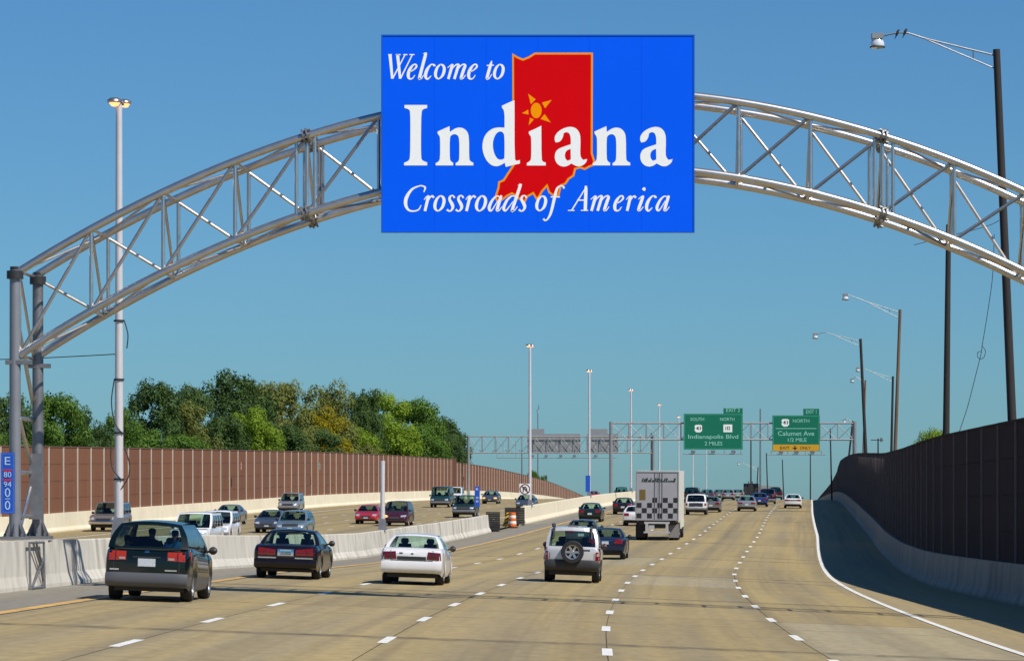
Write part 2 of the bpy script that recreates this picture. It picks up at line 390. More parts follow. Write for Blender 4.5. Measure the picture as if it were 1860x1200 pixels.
barrier('median_barrier', 'weathered concrete median barrier running from the arch to the dark crash cushion', lambda v: -13.72, 91.52, 233, JP, M_BARR)
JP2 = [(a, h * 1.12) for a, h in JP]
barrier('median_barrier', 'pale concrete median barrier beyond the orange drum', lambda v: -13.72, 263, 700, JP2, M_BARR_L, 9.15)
barrier('median_barrier', 'concrete median barrier before the arch, at the frame edge', lambda v: -13.72, 40, 78.48, JP, M_BARR)
WP = [(.0, -.1), (.0, .08), (.12, .3), (.20, 1.22), (.62, 1.22), (.62, -.1)]
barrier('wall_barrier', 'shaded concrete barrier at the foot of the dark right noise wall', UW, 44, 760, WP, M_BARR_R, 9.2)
UL = lambda v: -42.0
LP_ = [(-a, h) for a, h in WP]
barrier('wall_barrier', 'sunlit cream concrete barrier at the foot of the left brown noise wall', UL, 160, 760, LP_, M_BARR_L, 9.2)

# ------------------------------------------------------------------ noise walls: one panel and one post per bay
def panel_mesh(L, H, name, pmat):
    mb = MB(); n = 4; ch = H / n
    for i in range(n):
        z0, z1 = i * ch + (0.0025 if i else 0), (i + 1) * ch - .0025
        mb.box(0.0, L, -.06, .06, z0, z1)
    mb.box(0.005, L - .005, -.035, .035, .02, H - .02)
    for k in range(1, 10): mb.box(L * k / 10 - .03, L * k / 10 + .03, -.085, -.058, 0.02, H - .02)
    return mb.mesh(name, pmat)
def noise_wall(name, label, uf, v0, v1, hfun, face, bay=4.6, postmat=M_POST, pmat=None):
    root = thing(name, label, 'noise wall', P(uf(v0), v0)); base = root.matrix_world.translation
    pm = panel_mesh(bay - .14, 1.0, 'panel', pmat or M_BROWN); mbp = MB()
    mbp.box(-.065, .065, -.11, .11, -.2, 1.0); po = mbp.mesh('post', postmat)
    mbc = MB(); mbc.box(0, bay, -.1, .1, 0, .07); ca = mbc.mesh('coping', pmat or M_POSTB)
    v = v0
    while v < v1:
        a, b = P(uf(v), v), P(uf(v + bay), v + bay); d = b - a; ang = math.atan2(d.y, d.x)
        side = Vector((face * -.40, 0, 0)); H = hfun(v + bay / 2); z = 1.05
        q = a + side + Vector((0, 0, z)) - base; pt = -math.asin(d.z / d.length)
        dirv = d.normalized()
        rz = (0, pt, ang) if face < 0 else (0, pt, ang)
        o = link('panel', pm, root, q + dirv * .07, (0, pt, ang), (1, -face, H))
        link('post', po, root, q, (0, 0, ang), (1, 1, H - .02))
        link('coping', ca, root, q + Vector((0, 0, H - .03)), (0, pt, ang))
        v += bay
    return root
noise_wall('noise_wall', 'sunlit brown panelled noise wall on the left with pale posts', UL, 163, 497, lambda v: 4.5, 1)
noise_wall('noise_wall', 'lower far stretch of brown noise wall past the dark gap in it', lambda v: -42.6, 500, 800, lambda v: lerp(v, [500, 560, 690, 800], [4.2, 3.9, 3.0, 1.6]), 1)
noise_wall('noise_wall', 'tall brown noise wall, its colour darkened for shade, along the right shoulder', UW, 47, 760, lambda v: lerp(v, [0, 100, 300, 478, 520, 560, 600, 650, 760], [4.85, 4.62, 4.42, 4.3, 3.7, 2.7, 1.9, 1.2, .3]), -1, postmat=mat('grey_brown_post', (.19, .165, .165), .9, spec=.2, var=.15), pmat=mat('shade_darkened_panel', (.036, .022, .022), .95, spec=.15, var=.25, scale=2.5, bump=.5, bscale=14, rnd=.12))  # shade put into the panel colour: darker copy of the left wall's brown
mb = MB(); a = P(-42.2, 497.3, 1.0); b = P(-42.2, 499.6, 1.0)
mb.box(a.x - .5, a.x + .25, a.y, b.y, a.z, a.z + 4.7)
tag(mb.build('access_door', M_POSTB), 'narrow dark brown door bay between two stretches of noise wall', 'door')
# small plates on the left wall
for (px, py, mt, lab) in ((437, 846, mat('faded_red', (.42, .10, .07), .6), 'small faded red plate on the left brown noise wall'),
                          (580, 846, mat('plate_green', (.08, .30, .24), .6), 'small green plate on the left brown noise wall')):
    v = v_at(px, -41.4); s = F / v; p = at(px, py, s); t = thing('wall_plate', lab, 'plate', p)
    mb = MB(); mb.box(.0, .06, -.26, .26, -.38, .38); mb.build('plate', mt, t, smooth=None)
    mb = MB(); mb.box(.062, .066, -.16, .16, .05, .25); mb.box(.062, .066, -.16, .16, -.25, -.05); mb.build('printing', M_TEXTW, t)
# ------------------------------------------------------------------ the arched sign bridge
SA = F / V_ARCH          # px per metre at the arch
XCEN = (1080 - 930) / SA
def zup(x): return EYE + (940 - 165 - 3.0e-4 * (x * SA) ** 2) / SA
def zlo(x): return EYE + (940 - 301 - 3.15e-4 * (x * SA) ** 2) / SA
HALF = 1045 / SA; NP = 16; DEPTH = 2.0
colb = P(-13.72, V_ARCH)
arch = thing('sign_bridge', 'grey tubular steel arch truss spanning the lanes and holding the welcome sign', 'sign bridge', Vector((XCEN - HALF, V_ARCH, colb.z + 1.16)))
def AP(x, z, back): return Vector((XCEN + x + (DEPTH * .04 if back else 0), V_ARCH + (DEPTH if back else 0), z))
fine = [-HALF + 2 * HALF * i / 64 for i in range(65)]
for back in (0, 1):
    for f in (zup, zlo):
        mb = MB(); mb.tube([AP(x, f(x), back) for x in fine], .095, 10); mb.build('chord', M_STEEL, arch, 40, world=True)
node = [-HALF + 2 * HALF * i / NP for i in range(NP + 1)]
def bar(name, a, b, r, m=M_STEEL):
    mb = MB(); mb.tube([a, b], r, 8); return mb.build(name, m, arch, 40, world=True)
for i, x in enumerate(node):
    for back in (0, 1):
        dx = .10 if back else 0
        bar('vertical_bar', AP(x + dx, zlo(x), back), AP(x + dx, zup(x), back), .048)
    bar('cross_bar', AP(x, zup(x), 0), AP(x, zup(x), 1), .04); bar('cross_bar', AP(x, zlo(x), 0), AP(x, zlo(x), 1), .04)
    if i < NP:
        x2 = node[i + 1]; left = x < -.1
        d0 = (zlo(x), zup(x2)) if True else None
        bar('diagonal_bar', AP(x, zlo(x), 0), AP(x2, zup(x2), 0), .042)
        bar('diagonal_bar', AP(x, zup(x), 1), AP(x2, zlo(x2), 1), .042)
        bar('cross_diagonal', AP(x, zup(x), i % 2), AP(x2, zup(x2), 1 - i % 2), .032)
        bar('cross_diagonal', AP(x, zlo(x), i % 2), AP(x2, zlo(x2), 1 - i % 2), .032)
        bar('inner_diagonal', AP(x, zlo(x), 1), AP(x, zup(x), 0), .035)
for sx in (-525 / SA, 525 / SA):      # bolted splices
    for back in (0, 1):
        for f in (zup, zlo):
            mb = MB(); c = AP(sx, f(sx), back); t = Vector((1, 0, (f(sx + .1) - f(sx - .1)) / .2)).normalized()
            for o in (-.05, .05):
                mb.tube([c + t * (o - .022), c + t * (o + .022)], .19, 12)
                for k in range(6):
                    a = k * math.pi / 3; w = Vector((0, math.cos(a), math.sin(a))) * .145
                    mb.tube([c + w + t * (o - .06), c + w + t * (o + .06)], .028, 6)
            mb.build('splice_flange', M_STEELD, arch, 40, world=True)
        for dx in (-.22, .22): bar('vertical_bar', AP(sx + dx, zlo(sx + dx), back), AP(sx + dx, zup(sx + dx), back), .045)
# columns
for side in (-1, 1):
    for back in (0, 1):
        x = side * HALF; top = AP(x, zup(x) - .02, back); base_z = colb.z + 1.17 if side < 0 else ZS(12.9, V_ARCH) - .6
        xo = top.x - (.10 if back == 0 else -.10) * (1 if side < 0 else -1)
        mb = MB(); mb.tube([(xo, top.y, base_z), (xo, top.y, top.z + .05)], [.145, .13], 16); mb.build('column', M_STEELD if back else M_COL, arch, 40, world=True)
        mb = MB(); mb.tube([(xo, top.y, top.z - .16), (xo, top.y, top.z + .03)], .20, 14); mb.tube([(xo, top.y, top.z + .03), (xo, top.y, top.z + .13)], .12, 12); mb.build('column_cap', M_DARK, arch, 40, world=True)
        mb = MB(); mb.box(xo - .34, xo + .34, top.y - .3, top.y + .3, base_z, base_z + .07)
        for k in range(8):
            a = k * math.pi / 4; ca, sa = math.cos(a), math.sin(a)
            mb.tube([(xo + ca * .25, top.y + sa * .25, base_z), (xo + ca * .25, top.y + sa * .25, base_z + .14)], .025, 6)
            mb.add([(xo + ca * .14, top.y + sa * .14, base_z + .07), (xo + ca * .29, top.y + sa * .29, base_z + .07), (xo + ca * .14, top.y + sa * .14, base_z + .42)], [(0, 1, 2)])
        mb.build('base_plate', M_STEELD, arch, world=True)
        lo = zlo(x)
        mb = MB(); mb.box(min(xo, top.x) - .22, max(xo, top.x) + .3, top.y - .13, top.y + .13, lo - .22, lo - .12); mb.build('bracket', M_STEELD, arch, world=True)
    xa = XCEN + side * HALF; y0, y1 = V_ARCH, V_ARCH + DEPTH; bz = colb.z + 1.17
    for (za, zb) in ((2.9, 1.6), (1.6, 1.6), (2.9, 2.9), (.55, .55), (5.0, 3.3), (.2, 1.5)):
        bar('column_strut', Vector((xa, y0, bz + za)), Vector((xa + .06, y1, bz + zb)), .05, M_STEEL)
# control cabinet on the rear column and ladder frame on the block's face
mb = MB(); cx = XCEN - HALF + .16; mb.box(cx - .14, cx + .16, V_ARCH + DEPTH - .42, V_ARCH + DEPTH - .20, colb.z + 1.65, colb.z + 3.25)
tag(mb.build('control_cabinet', M_STEELD), 'tall grey control cabinet strapped to the rear arch column', 'cabinet')
fx0, fx1 = (52 - 930) / SA, (80 - 930) / SA; fz = colb.z + .02
vg0, vg1 = v_at(52, -13.66), v_at(81, -13.66)
cg = thing('conduit_guard', 'narrow steel frame bolted upright to the face of the concrete arch block', 'guard frame', (fx0, V_ARCH - .9, fz))
yg = V_ARCH - 6.0
yg = V_ARCH - .3
face_x = P(-13.72, V_ARCH).x + .02
for nm, pts in (('rail', [(0, 0), (0, 1.1)]), ('rail', [(1, 0), (1, 1.1)]), ('rung', [(0, 1.1), (1, 1.1)]), ('rung', [(0, .03), (1, .03)]), ('conduit', [(.25, 1.1), (.75, .55), (.95, .05)]), ('conduit', [(.45, 1.12), (.9, .5), (.9, .05)]), ('conduit', [(.98, .75), (.15, .05)])):
    mb = MB(); mb.tube([P(-13.72, vg0 + t * (vg1 - vg0)) + Vector((.10 - .02 * z, 0, z)) for t, z in pts], .03, 6); mb.build(nm, M_STEELD, cg, world=True)

# mile marker on the front column
def marker(px0, px1, py0, py1, s, lab, texts, post=True, dz=0.0):
    c = at((px0 + px1) / 2, py1, s); w = (px1 - px0) / s; h = (py1 - py0) / s
    c.y -= dz; t = thing('mile_marker', lab, 'marker sign', c)
    mb = MB(); mb.box(-w / 2, w / 2, -.01, .02, 0, h); mb.build('panel', M_MBLUE, t)
    mb = MB(); e = .02
    for (a, b, c_, d) in ((-w/2+e, w/2-e, e, 2*e), (-w/2+e, w/2-e, h-2*e, h-e), (-w/2+e, -w/2+2*e, 2*e, h-2*e), (w/2-2*e, w/2-e, 2*e, h-2*e)): mb.box(a, b, -.014, -.010, c_, d)
    mb.build('border', mat('marker_border', (.05, .16, .55), .5), t)
    for (tx, fz_, hh, ww, mt) in texts: put_text(t, tx, -ww * w / 2, fz_ * h, -.022, mt, ww * w, hh * h)
    return t, w, h
mk, w, h = marker(4, 29, 822, 932, SA, 'tall blue mile marker reading E 80 94 0 0 on the arch column', [('E', .80, .13, .40, M_PALEB), ('0', .27, .15, .40, M_PALEB), ('0', .06, .15, .40, M_PALEB)], dz=.24)
for zf, num in ((.62, '80'), (.46, '94')):
    mb = MB(); poly = [(-.11, .13), (-.05, .15), (0, .13), (.05, .15), (.11, .13), (.12, .03), (.08, -.05), (0, -.10), (-.08, -.05), (-.12, .03)]
    mb.prism([(a, b * .95 + zf * h + .03) for a, b in poly], -.018, -.012, lambda x, y, z: (x, z, y)); mb.build('route_shield', M_MBLUE, mk)
    mb = MB(); mb.box(-.105, .105, -.024, -.019, zf * h + .11, zf * h + .155); mb.build('shield_top', mat('shield_red', (.5, .02, .03), .5), mk)
    put_text(mk, num, -.09, zf * h - .035, -.026, M_PALEB, .18, .13)
mb = MB(); mb.box(-.06, .06, -.018, -.012, .235 * h, .247 * h); mb.build('rule', M_PALEB, mk)

# ------------------------------------------------------------------ the welcome sign
WY = V_ARCH - .55; WS = F / WY
def W2(px, py): return ((px - 977) / WS, (420 - py) / WS)
sign = thing('welcome_sign', 'huge bright blue Welcome to Indiana sign hung on the arch truss', 'welcome sign', Vector(((977 - 930) / WS, WY, EYE + (940 - 420) / WS)))
x0, z0 = W2(695, 420); x1, z1 = W2(1259, 66)
for k in range(6):
    xa, xb = x0 + (x1 - x0) * k / 6, x0 + (x1 - x0) * (k + 1) / 6
    mb = MB(); mb.box(xa + (.003 if k else 0), xb - (.003 if k < 5 else 0), 0, .07, z0, z1); mb.build('panel', M_SBLUE, sign)
mb = MB(); mb.box(x0 + .01, x1 - .01, .004, .05, z0 + .01, z1 - .01); mb.build('backing', M_SBLUE, sign)
mb = MB(); e = .035
for (a, b, c, d) in ((x0 - e, x1 + e, z1, z1 + e), (x0 - e, x1 + e, z0 - e, z0), (x0 - e, x0, z0, z1), (x1, x1 + e, z0, z1)): mb.box(a, b, -.012, .075, c, d)
mb.build('frame', mat('sign_frame_blue', (.0, .10, .55), .4), sign)
for k in range(5):
    mb = MB(); xx = x0 + (x1 - x0) * (k + .5) / 5; mb.box(xx - .05, xx + .05, .072, .20, z0 + .2, z1 - .15)
    mb.box(xx - .04, xx + .04, .20, .47, zup(xx - XCEN + sign.location.x) - sign.location.z - .05, zup(xx - XCEN + sign.location.x) - sign.location.z + .05)
    mb.build('hanger', M_STEEL, sign)
def poly_part(name, polys, y, mt, closed_smooth=False):
    mb = MB()
    loops = [[Vector((*W2(*p), 0)) for p in q] for q in polys]
    tri = tessellate_polygon(loops); flat = [p for q in loops for p in q]
    mb.add([(p.x, y, p.y) for p in flat], [tuple(t) for t in tri]); return mb.build(name, mt, sign)
MAP = [(930.5, 97), (940, 103), (950, 107), (960, 103), (971, 96), (1077, 96), (1076.5, 278), (1081, 293), (1080, 301), (1071, 304), (1062, 309), (1054, 306), (1046, 308), (1043, 320), (1034, 326), (1028, 335), (1020, 338), (1016, 356), (1005, 357), (996, 350), (993, 340), (986, 348), (981, 357), (975, 365), (968, 353), (959, 358), (953, 370), (942, 362), (937, 357), (930, 353), (922, 357), (913, 364), (903, 368), (898, 358), (901, 350), (904, 340), (905, 330), (914, 326), (921, 315), (931, 300)]
def inset(poly, d):
    n = len(poly); out = []
    area = sum(poly[i][0] * poly[(i+1) % n][1] - poly[(i+1) % n][0] * poly[i][1] for i in range(n)); sg = 1 if area > 0 else -1
    for i in range(n):
        p0, p1, p2 = (Vector(poly[i-1]), Vector(poly[i]), Vector(poly[(i+1) % n]))
        a = (p1 - p0).normalized(); b = (p2 - p1).normalized()
        na, nb = Vector((-a.y, a.x)) * sg, Vector((-b.y, b.x)) * sg; m = (na + nb); m = m / max(m.length, .3); k = max(.55, m.dot(na))
        q = p1 + m * d / k; out.append((q.x, q.y))
    return out
poly_part('state_outline', [MAP], -.0015, M_SGOLD); poly_part('state_map', [inset(MAP, 3.6)], -.003, M_SRED)
Z3 = lambda q: [(940 + x / 6.2, 160 + y / 6.2) for x, y in q]
Z2 = lambda q: [(720 + x / 7.154, 170 + y / 7.154) for x, y in q]
poly_part('sun_disc', [[(974 + 9.9 * math.cos(a), 201 + 14 * math.sin(a)) for a in [k * math.pi / 14 for k in range(28)]]], -.0045, M_SGOLD)
for q in ([(120, 65), (205, 130), (150, 185)], [(385, 135), (275, 165), (310, 230)], [(50, 285), (120, 245), (125, 300)], [(125, 420), (140, 335), (185, 355)], [(375, 390), (305, 295), (260, 350)]):
    poly_part('sun_ray', [Z3(q)], -.0045, M_SGOLD)
def smooth(q, keep=40):        # round the outline where it turns gently, keep real corners
    out = []; n = len(q)
    for i in range(n):
        p0, p1, p2 = Vector(q[i-1]), Vector(q[i]), Vector(q[(i+1) % n]); a = (p1 - p0); b = (p2 - p1)
        if a.length < 1e-6 or b.length < 1e-6 or a.angle(b) > math.radians(52): out.append(tuple(p1)); continue
        out += [tuple(p1 + (p0 - p1) * .28), tuple(p1 * .75 + (p0 + p2) * .125 * 1.0), tuple(p1 + (p2 - p1) * .28)]
    return out
gI = Z2([(105, 150), (400, 150), (400, 190), (345, 205), (325, 240), (320, 500), (320, 830), (335, 870), (400, 895), (400, 935), (100, 935), (100, 900), (160, 875), (178, 830), (182, 500), (180, 240), (162, 205), (105, 190)])
gn = Z2([(690, 425), (695, 500), (760, 455), (820, 440), (880, 455), (925, 500), (945, 570), (945, 850), (960, 880), (1000, 900), (1000, 935), (770, 935), (770, 905), (805, 885), (818, 840), (818, 600), (800, 545), (755, 525), (710, 545), (693, 580), (693, 840), (705, 880), (738, 900), (738, 935), (510, 935), (510, 905), (550, 885), (568, 840), (568, 600), (562, 555), (535, 525), (535, 495)])
gd = Z2([(1370, 160), (1500, 100), (1535, 90), (1535, 850), (1560, 875), (1605, 865), (1605, 910), (1420, 955), (1408, 900), (1350, 935), (1290, 950), (1220, 925), (1155, 850), (1118, 740), (1118, 640), (1150, 540), (1220, 470), (1300, 440), (1405, 445), (1405, 230), (1370, 185)])
gdi = Z2([(1345, 490), (1295, 520), (1258, 600), (1252, 690), (1270, 780), (1310, 850), (1360, 865), (1400, 845), (1405, 820), (1405, 550), (1385, 505)])
gi = Z3([(268, 425), (270, 800), (285, 830), (318, 840), (318, 873), (105, 873), (105, 845), (140, 825), (155, 790), (155, 580), (150, 545), (125, 515), (130, 490), (200, 460)])
ga = Z3([(430, 615), (415, 580), (425, 530), (470, 480), (540, 445), (610, 435), (670, 460), (705, 520), (710, 600), (705, 740), (715, 785), (740, 810), (785, 800), (770, 845), (720, 880), (670, 885), (605, 850), (560, 880), (510, 888), (455, 865), (420, 810), (420, 740), (450, 690), (520, 660), (600, 635), (600, 560), (585, 510), (550, 495), (520, 510), (510, 560), (480, 605)])
gai = Z3([(598, 685), (550, 705), (530, 750), (540, 800), (565, 820), (600, 805)])
mv = lambda q, d: [(x + d, y) for x, y in q]
for q in ([gI], [gn], [gd, gdi], [gi], [ga, gai], [mv(gn, 285)], [mv(ga, 155.2), mv(gai, 155.2)]): poly_part('bold_letter', [smooth(k) for k in q], -.006, M_SWHITE)
# italic lines, drawn with a broad pen: strokes of (x, y, width) in x-heights
G = {
 'e': [[(.17,.48,.06),(.42,.62,.08),(.60,.82,.12),(.55,.97,.10),(.38,.93,.10),(.18,.68,.18),(.06,.35,.20),(.08,.10,.17),(.20,.01,.10),(.35,.06,.07),(.5,.27,.05)]],
 'l': [[(.36,1.66,.05),(.5,1.74,.12)],[(.545,1.76,.13),(.50,1.55,.19),(.30,.8,.19),(.12,.10,.19),(.14,.03,.12),(.25,.05,.07),(.4,.28,.05)]],
 'c': [[(.64,.84,.15),(.62,.92,.14),(.53,.97,.09),(.38,.93,.10),(.17,.66,.18),(.06,.35,.20),(.07,.10,.17),(.2,.01,.10),(.42,.22,.05)]],
 'o': [[(.38,.98,.08),(.57,.88,.15),(.63,.62,.19),(.52,.25,.16),(.27,.02,.08),(.09,.13,.15),(.05,.40,.19),(.17,.76,.15),(.38,.98,.08)]],
 'm': [[(.0,.74,.05),(.18,.9,.06),(.33,.97,.10)],[(.34,1.0,.12),(.28,.8,.18),(.05,.0,.16)],[(.15,.42,.05),(.40,.80,.07),(.62,.97,.10),(.74,.92,.15),(.66,.7,.18),(.45,.0,.16)],[(.56,.42,.05),(.83,.83,.07),(1.04,.97,.10),(1.17,.90,.16),(1.08,.65,.19),(.90,.10,.18),(.94,.03,.10),(1.04,.06,.06),(1.2,.28,.05)]],
 't': [[(.39,1.22,.04),(.30,.9,.18),(.08,.12,.18),(.12,.02,.12),(.22,.06,.07),(.4,.33,.05)],[(.06,.90,.08),(.52,.92,.08)]],
 'W': [[(0,1.62,.07),(.24,1.62,.07)],[(.5,1.62,.07),(.82,1.62,.07)],[(1.0,1.62,.07),(1.27,1.62,.07)],[(1.4,1.62,.07),(1.74,1.62,.07)],[(.12,1.62,.20),(.27,.02,.16)],[(.29,.03,.10),(1.12,1.62,.08)],[(.62,1.62,.20),(.79,.02,.16)],[(.81,.03,.10),(1.60,1.62,.08)]],
 'C': [[(1.25,1.20,.05),(1.34,1.48,.11),(1.22,1.58,.09),(.98,1.60,.08),(.5,1.38,.13),(.16,.88,.21),(.10,.42,.20),(.28,.08,.13),(.6,.0,.09),(.92,.10,.08),(1.08,.38,.05)]],
 'r': [[(.0,.72,.05),(.14,.9,.06),(.28,.97,.10)],[(.29,1.0,.12),(.24,.8,.18),(.05,.0,.16)],[(.17,.52,.05),(.38,.86,.08),(.52,.96,.11),(.62,.85,.14)]],
 's': [[(.53,.83,.12),(.48,.95,.09),(.36,.98,.09),(.25,.90,.13),(.23,.72,.16),(.38,.45,.20),(.43,.24,.17),(.32,.04,.10),(.18,.01,.09),(.06,.10,.14)]],
 'a': [[(.72,.90,.08),(.52,.95,.08),(.26,.70,.14),(.06,.28,.18),(.09,.05,.14),(.25,.10,.08),(.60,.66,.05)],[(.83,1.0,.12),(.76,.8,.18),(.56,.12,.18),(.60,.03,.10),(.70,.06,.06),(.86,.28,.05)]],
 'd': [[(.82,.90,.08),(.58,.96,.08),(.28,.72,.14),(.06,.28,.18),(.09,.05,.14),(.25,.10,.08),(.64,.62,.05)],[(.95,1.62,.05),(1.08,1.70,.12)],[(1.12,1.74,.13),(1.06,1.5,.18),(.60,.12,.18),(.64,.03,.10),(.74,.06,.06),(.92,.3,.05)]],
 'f': [[(1.37,1.46,.14),(1.30,1.60,.10),(1.12,1.62,.09),(.92,1.45,.14),(.78,1.0,.18),(.62,.3,.18),(.48,-.2,.15),(.30,-.52,.10),(.13,-.62,.09),(.03,-.50,.12)],[(.5,.91,.08),(1.10,.91,.08)]],
 'A': [[(.24,.03,.10),(1.22,1.60,.08)],[(1.17,1.64,.12),(1.17,1.3,.20),(1.13,.03,.20)],[(.60,.70,.08),(1.15,.70,.08)],[(0,.03,.06),(.44,.03,.06)],[(.84,.03,.06),(1.32,.03,.06)]],
 'i': [[(.08,.75,.05),(.22,.88,.06),(.37,.96,.10)],[(.40,1.0,.12),(.34,.8,.18),(.10,.12,.18),(.14,.03,.10),(.24,.06,.06),(.4,.28,.05)],[(.42,1.53,.05),(.44,1.47,.2),(.43,1.36,.2),(.41,1.32,.05)]],
}
def spline(st, n=6):
    out = []
    for i in range(len(st) - 1):
        p0, p1, p2, p3 = (np.array(st[max(i-1, 0)]), np.array(st[i]), np.array(st[i+1]), np.array(st[min(i+2, len(st)-1)]))
        for k in range(n):
            t = k / n; out.append(.5 * ((2*p1) + (-p0+p2)*t + (2*p0-5*p1+4*p2-p3)*t*t + (-p0+3*p1-3*p2+p3)*t**3))
    out.append(np.array(st[-1])); return out
def italic(name, letters, unit, basey):
    mb = MB(); lay = 0
    for ch, px in letters:
        for st in G[ch]:
            pts = spline(st) if len(st) > 2 else [np.array(st[0]), np.array(st[1])]; lay += 1; y = -.0055 - .0003 * (lay % 5); vs = []
            for i, p in enumerate(pts):
                d = pts[min(i+1, len(pts)-1)][:2] - pts[max(i-1, 0)][:2]; d = d / (np.linalg.norm(d) + 1e-9); nrm = np.array([-d[1], d[0]])
                if len(st) == 2 and abs(d[1]) > .3: nrm = np.array([1.0, 0.0])
                wd = max(p[2], .04) * 1.06
                for sgn in (1, -1):
                    q = p[:2] + nrm * wd / 2 * sgn; a, b = W2(px + q[0] * unit, basey - q[1] * unit); vs.append((a, y, b))
            mb.add(vs, [(2*i, 2*i+1, 2*i+3, 2*i+2) for i in range(len(pts) - 1)])
    return mb.build(name, M_SWHITE, sign)
italic('italic_lettering', [(c, 700 + x / 7.75) for c, x in zip('Welcometo', (40, 310, 455, 555, 695, 875, 1160, 1415, 1525))], 27.4, 144.1)
italic('italic_lettering', [(c, 720 + x / 7.154) for c, x in zip('Crossroads', (100, 360, 490, 645, 760, 900, 1030, 1195, 1385, 1580))], 28.6, 383.6)
italic('italic_lettering', [(c, 960 + x / 6.643) for c, x in zip('ofAmerica', (90, 175, 475, 750, 1030, 1180, 1310, 1415, 1540))], 27.9, 383.2)
# ------------------------------------------------------------------ twin-headed light poles on the median barrier
def median_light(v, label, H=12.2, cut=None, lit=True, base_h=1.13, thick=1.0):
    b = P(-14.04, v, base_h); t = thing('light_pole', label, 'light pole', b, 'twin-headed light poles along the median')
    top = cut or H
    mb = MB(); mb.tube([(0, 0, .0), (0, 0, top * .5), (0, 0, top)], [.13 * thick, .11 * thick, (.09 if not cut else .12) * thick], 14); mb.build('pole', M_ALU, t, 40)
    mb = MB(); mb.add([(-.22, -.22, 0), (.22, -.22, 0), (.22, .22, 0), (-.22, .22, 0), (-.14, -.14, .55), (.14, -.14, .55), (.14, .14, .55), (-.14, .14, .55)],
                      [(0, 1, 5, 4), (1, 2, 6, 5), (2, 3, 7, 6), (3, 0, 4, 7), (4, 5, 6, 7), (0, 3, 2, 1)]); mb.build('base_shroud', M_STEELD, t)
    if not cut:
        mb = MB(); mb.tube([(-.12, .0, H - .03), (.14, 0, H - .03)], .05, 8); mb.build('tenon', M_STEELD, t)
        for sx, yy, sc in ((-1, -.06, .62), (1, .2, .52)):
            mb = MB(); c = Vector((sx * .13 + .02, yy, H + .02)); n = 14; vs = []
            for k, (r, h) in enumerate(((.02, .20), (.20, .17), (.34, .08), (.36, 0), (.33, -.03))):
                for i in range(n):
                    a = 2 * math.pi * i / n; vs.append(c + Vector((r * sc * math.cos(a), r * sc * 1.3 * math.sin(a), h * sc)))
            mb.add(vs, [(k*n+i, k*n+(i+1) % n, (k+1)*n+(i+1) % n, (k+1)*n+i) for k in range(4) for i in range(n)])
            hd = mb.build('lamp_head', M_STEEL, t, 50)
            mb = MB(); vs = [c + Vector((.26 * sc * math.cos(2*math.pi*i/n), .34 * sc * math.sin(2*math.pi*i/n), -.035)) for i in range(n)] + [c + Vector((.16 * sc * math.cos(2*math.pi*i/n), .22 * sc * math.sin(2*math.pi*i/n), -.12)) for i in range(n)]
            mb.add(vs, [(i, (i+1) % n, n+(i+1) % n, n+i) for i in range(n)] + [tuple(range(n, 2*n))]); mb.build('lens', M_LAMPLIT, hd, 50)
    return t
t = median_light(100.6, 'tall pale light pole wrapped with black cables, just past the arch', thick=1.0)
for z in (4.4, 2.9, 1.6, 6.05):
    mb = MB(); mb.lathe([(.135, 0), (.15, .0), (.15, .05), (.135, .05)], (0, 0, z), n=14); mb.build('strap', M_CABLE, t)
for pts in ([(-.13, -.05, 4.4), (-.2, -.1, 3.8), (-.1, -.14, 3.2), (.13, -.12, 2.9)], [(-.18, -.05, 2.9), (-.22, -.1, 2.3), (-.15, -.14, 1.9), (.1, -.14, 1.6)], [(.15, 0, 2.5), (.3, -.1, 2.1), (.28, -.1, 1.7), (.1, -.14, 1.4)], [(.14, 0, 6.1), (.25, 0, 5.7), (.22, 0, 5.3)]):
    mb = MB(); mb.tube([tuple(p) for p in spline(pts, 5)], .018, 6); mb.build('cable', M_CABLE, t)
tp = t.location + Vector((.1, 0, 5.15))
mb = MB(); mb.tube([tp + Vector((-k * 1.0, k * .4, -.05 * math.sin(k * math.pi / 9) * 2 + k * .0)) for k in range(0, 20)], .014, 5)
tag(mb.build('overhead_cable', M_CABLE), 'dark cable running left from the cable-wrapped light pole', 'cable')
median_light(176, 'short pale pole stub on the median beside the maroon minivan', cut=3.4)
stub_sign = None
far_lab = ['pale light pole with the no-U-turn sign low on it', 'pale light pole with the blue marker at its foot', 'pale light pole beside the gantry upright, past the blue marker pole', 'pale light pole rising behind the truck box', 'thin pale light pole close left of the Indianapolis sign']
for v, lab in zip((271, 346, 426, 506, 580), far_lab): median_light(v, lab)
for v, lab in ((650, 'thin light pole seen under the Indianapolis sign, nearer the truck'), (735, 'thin light pole seen under the middle of the Indianapolis sign')): median_light(v, lab)
# blue marker at the foot of the second of them and one on its own post
marker(1063.5, 1072, 863, 893, F / 344, 'small blue marker high on a far light pole beyond the red car', [])
mk2, w_, h_ = marker(862, 871.5, 883, 920, F / 236, 'narrow blue mile marker on a post above the median barrier end', [('E', .82, .10, .45, M_TEXTW), ('0', .40, .10, .45, M_TEXTW), ('0', .22, .10, .45, M_TEXTW)])
mb = MB(); mb.box(-.03, .03, .02, .06, -.55, h_); mb.build('post', M_STEELD, mk2)
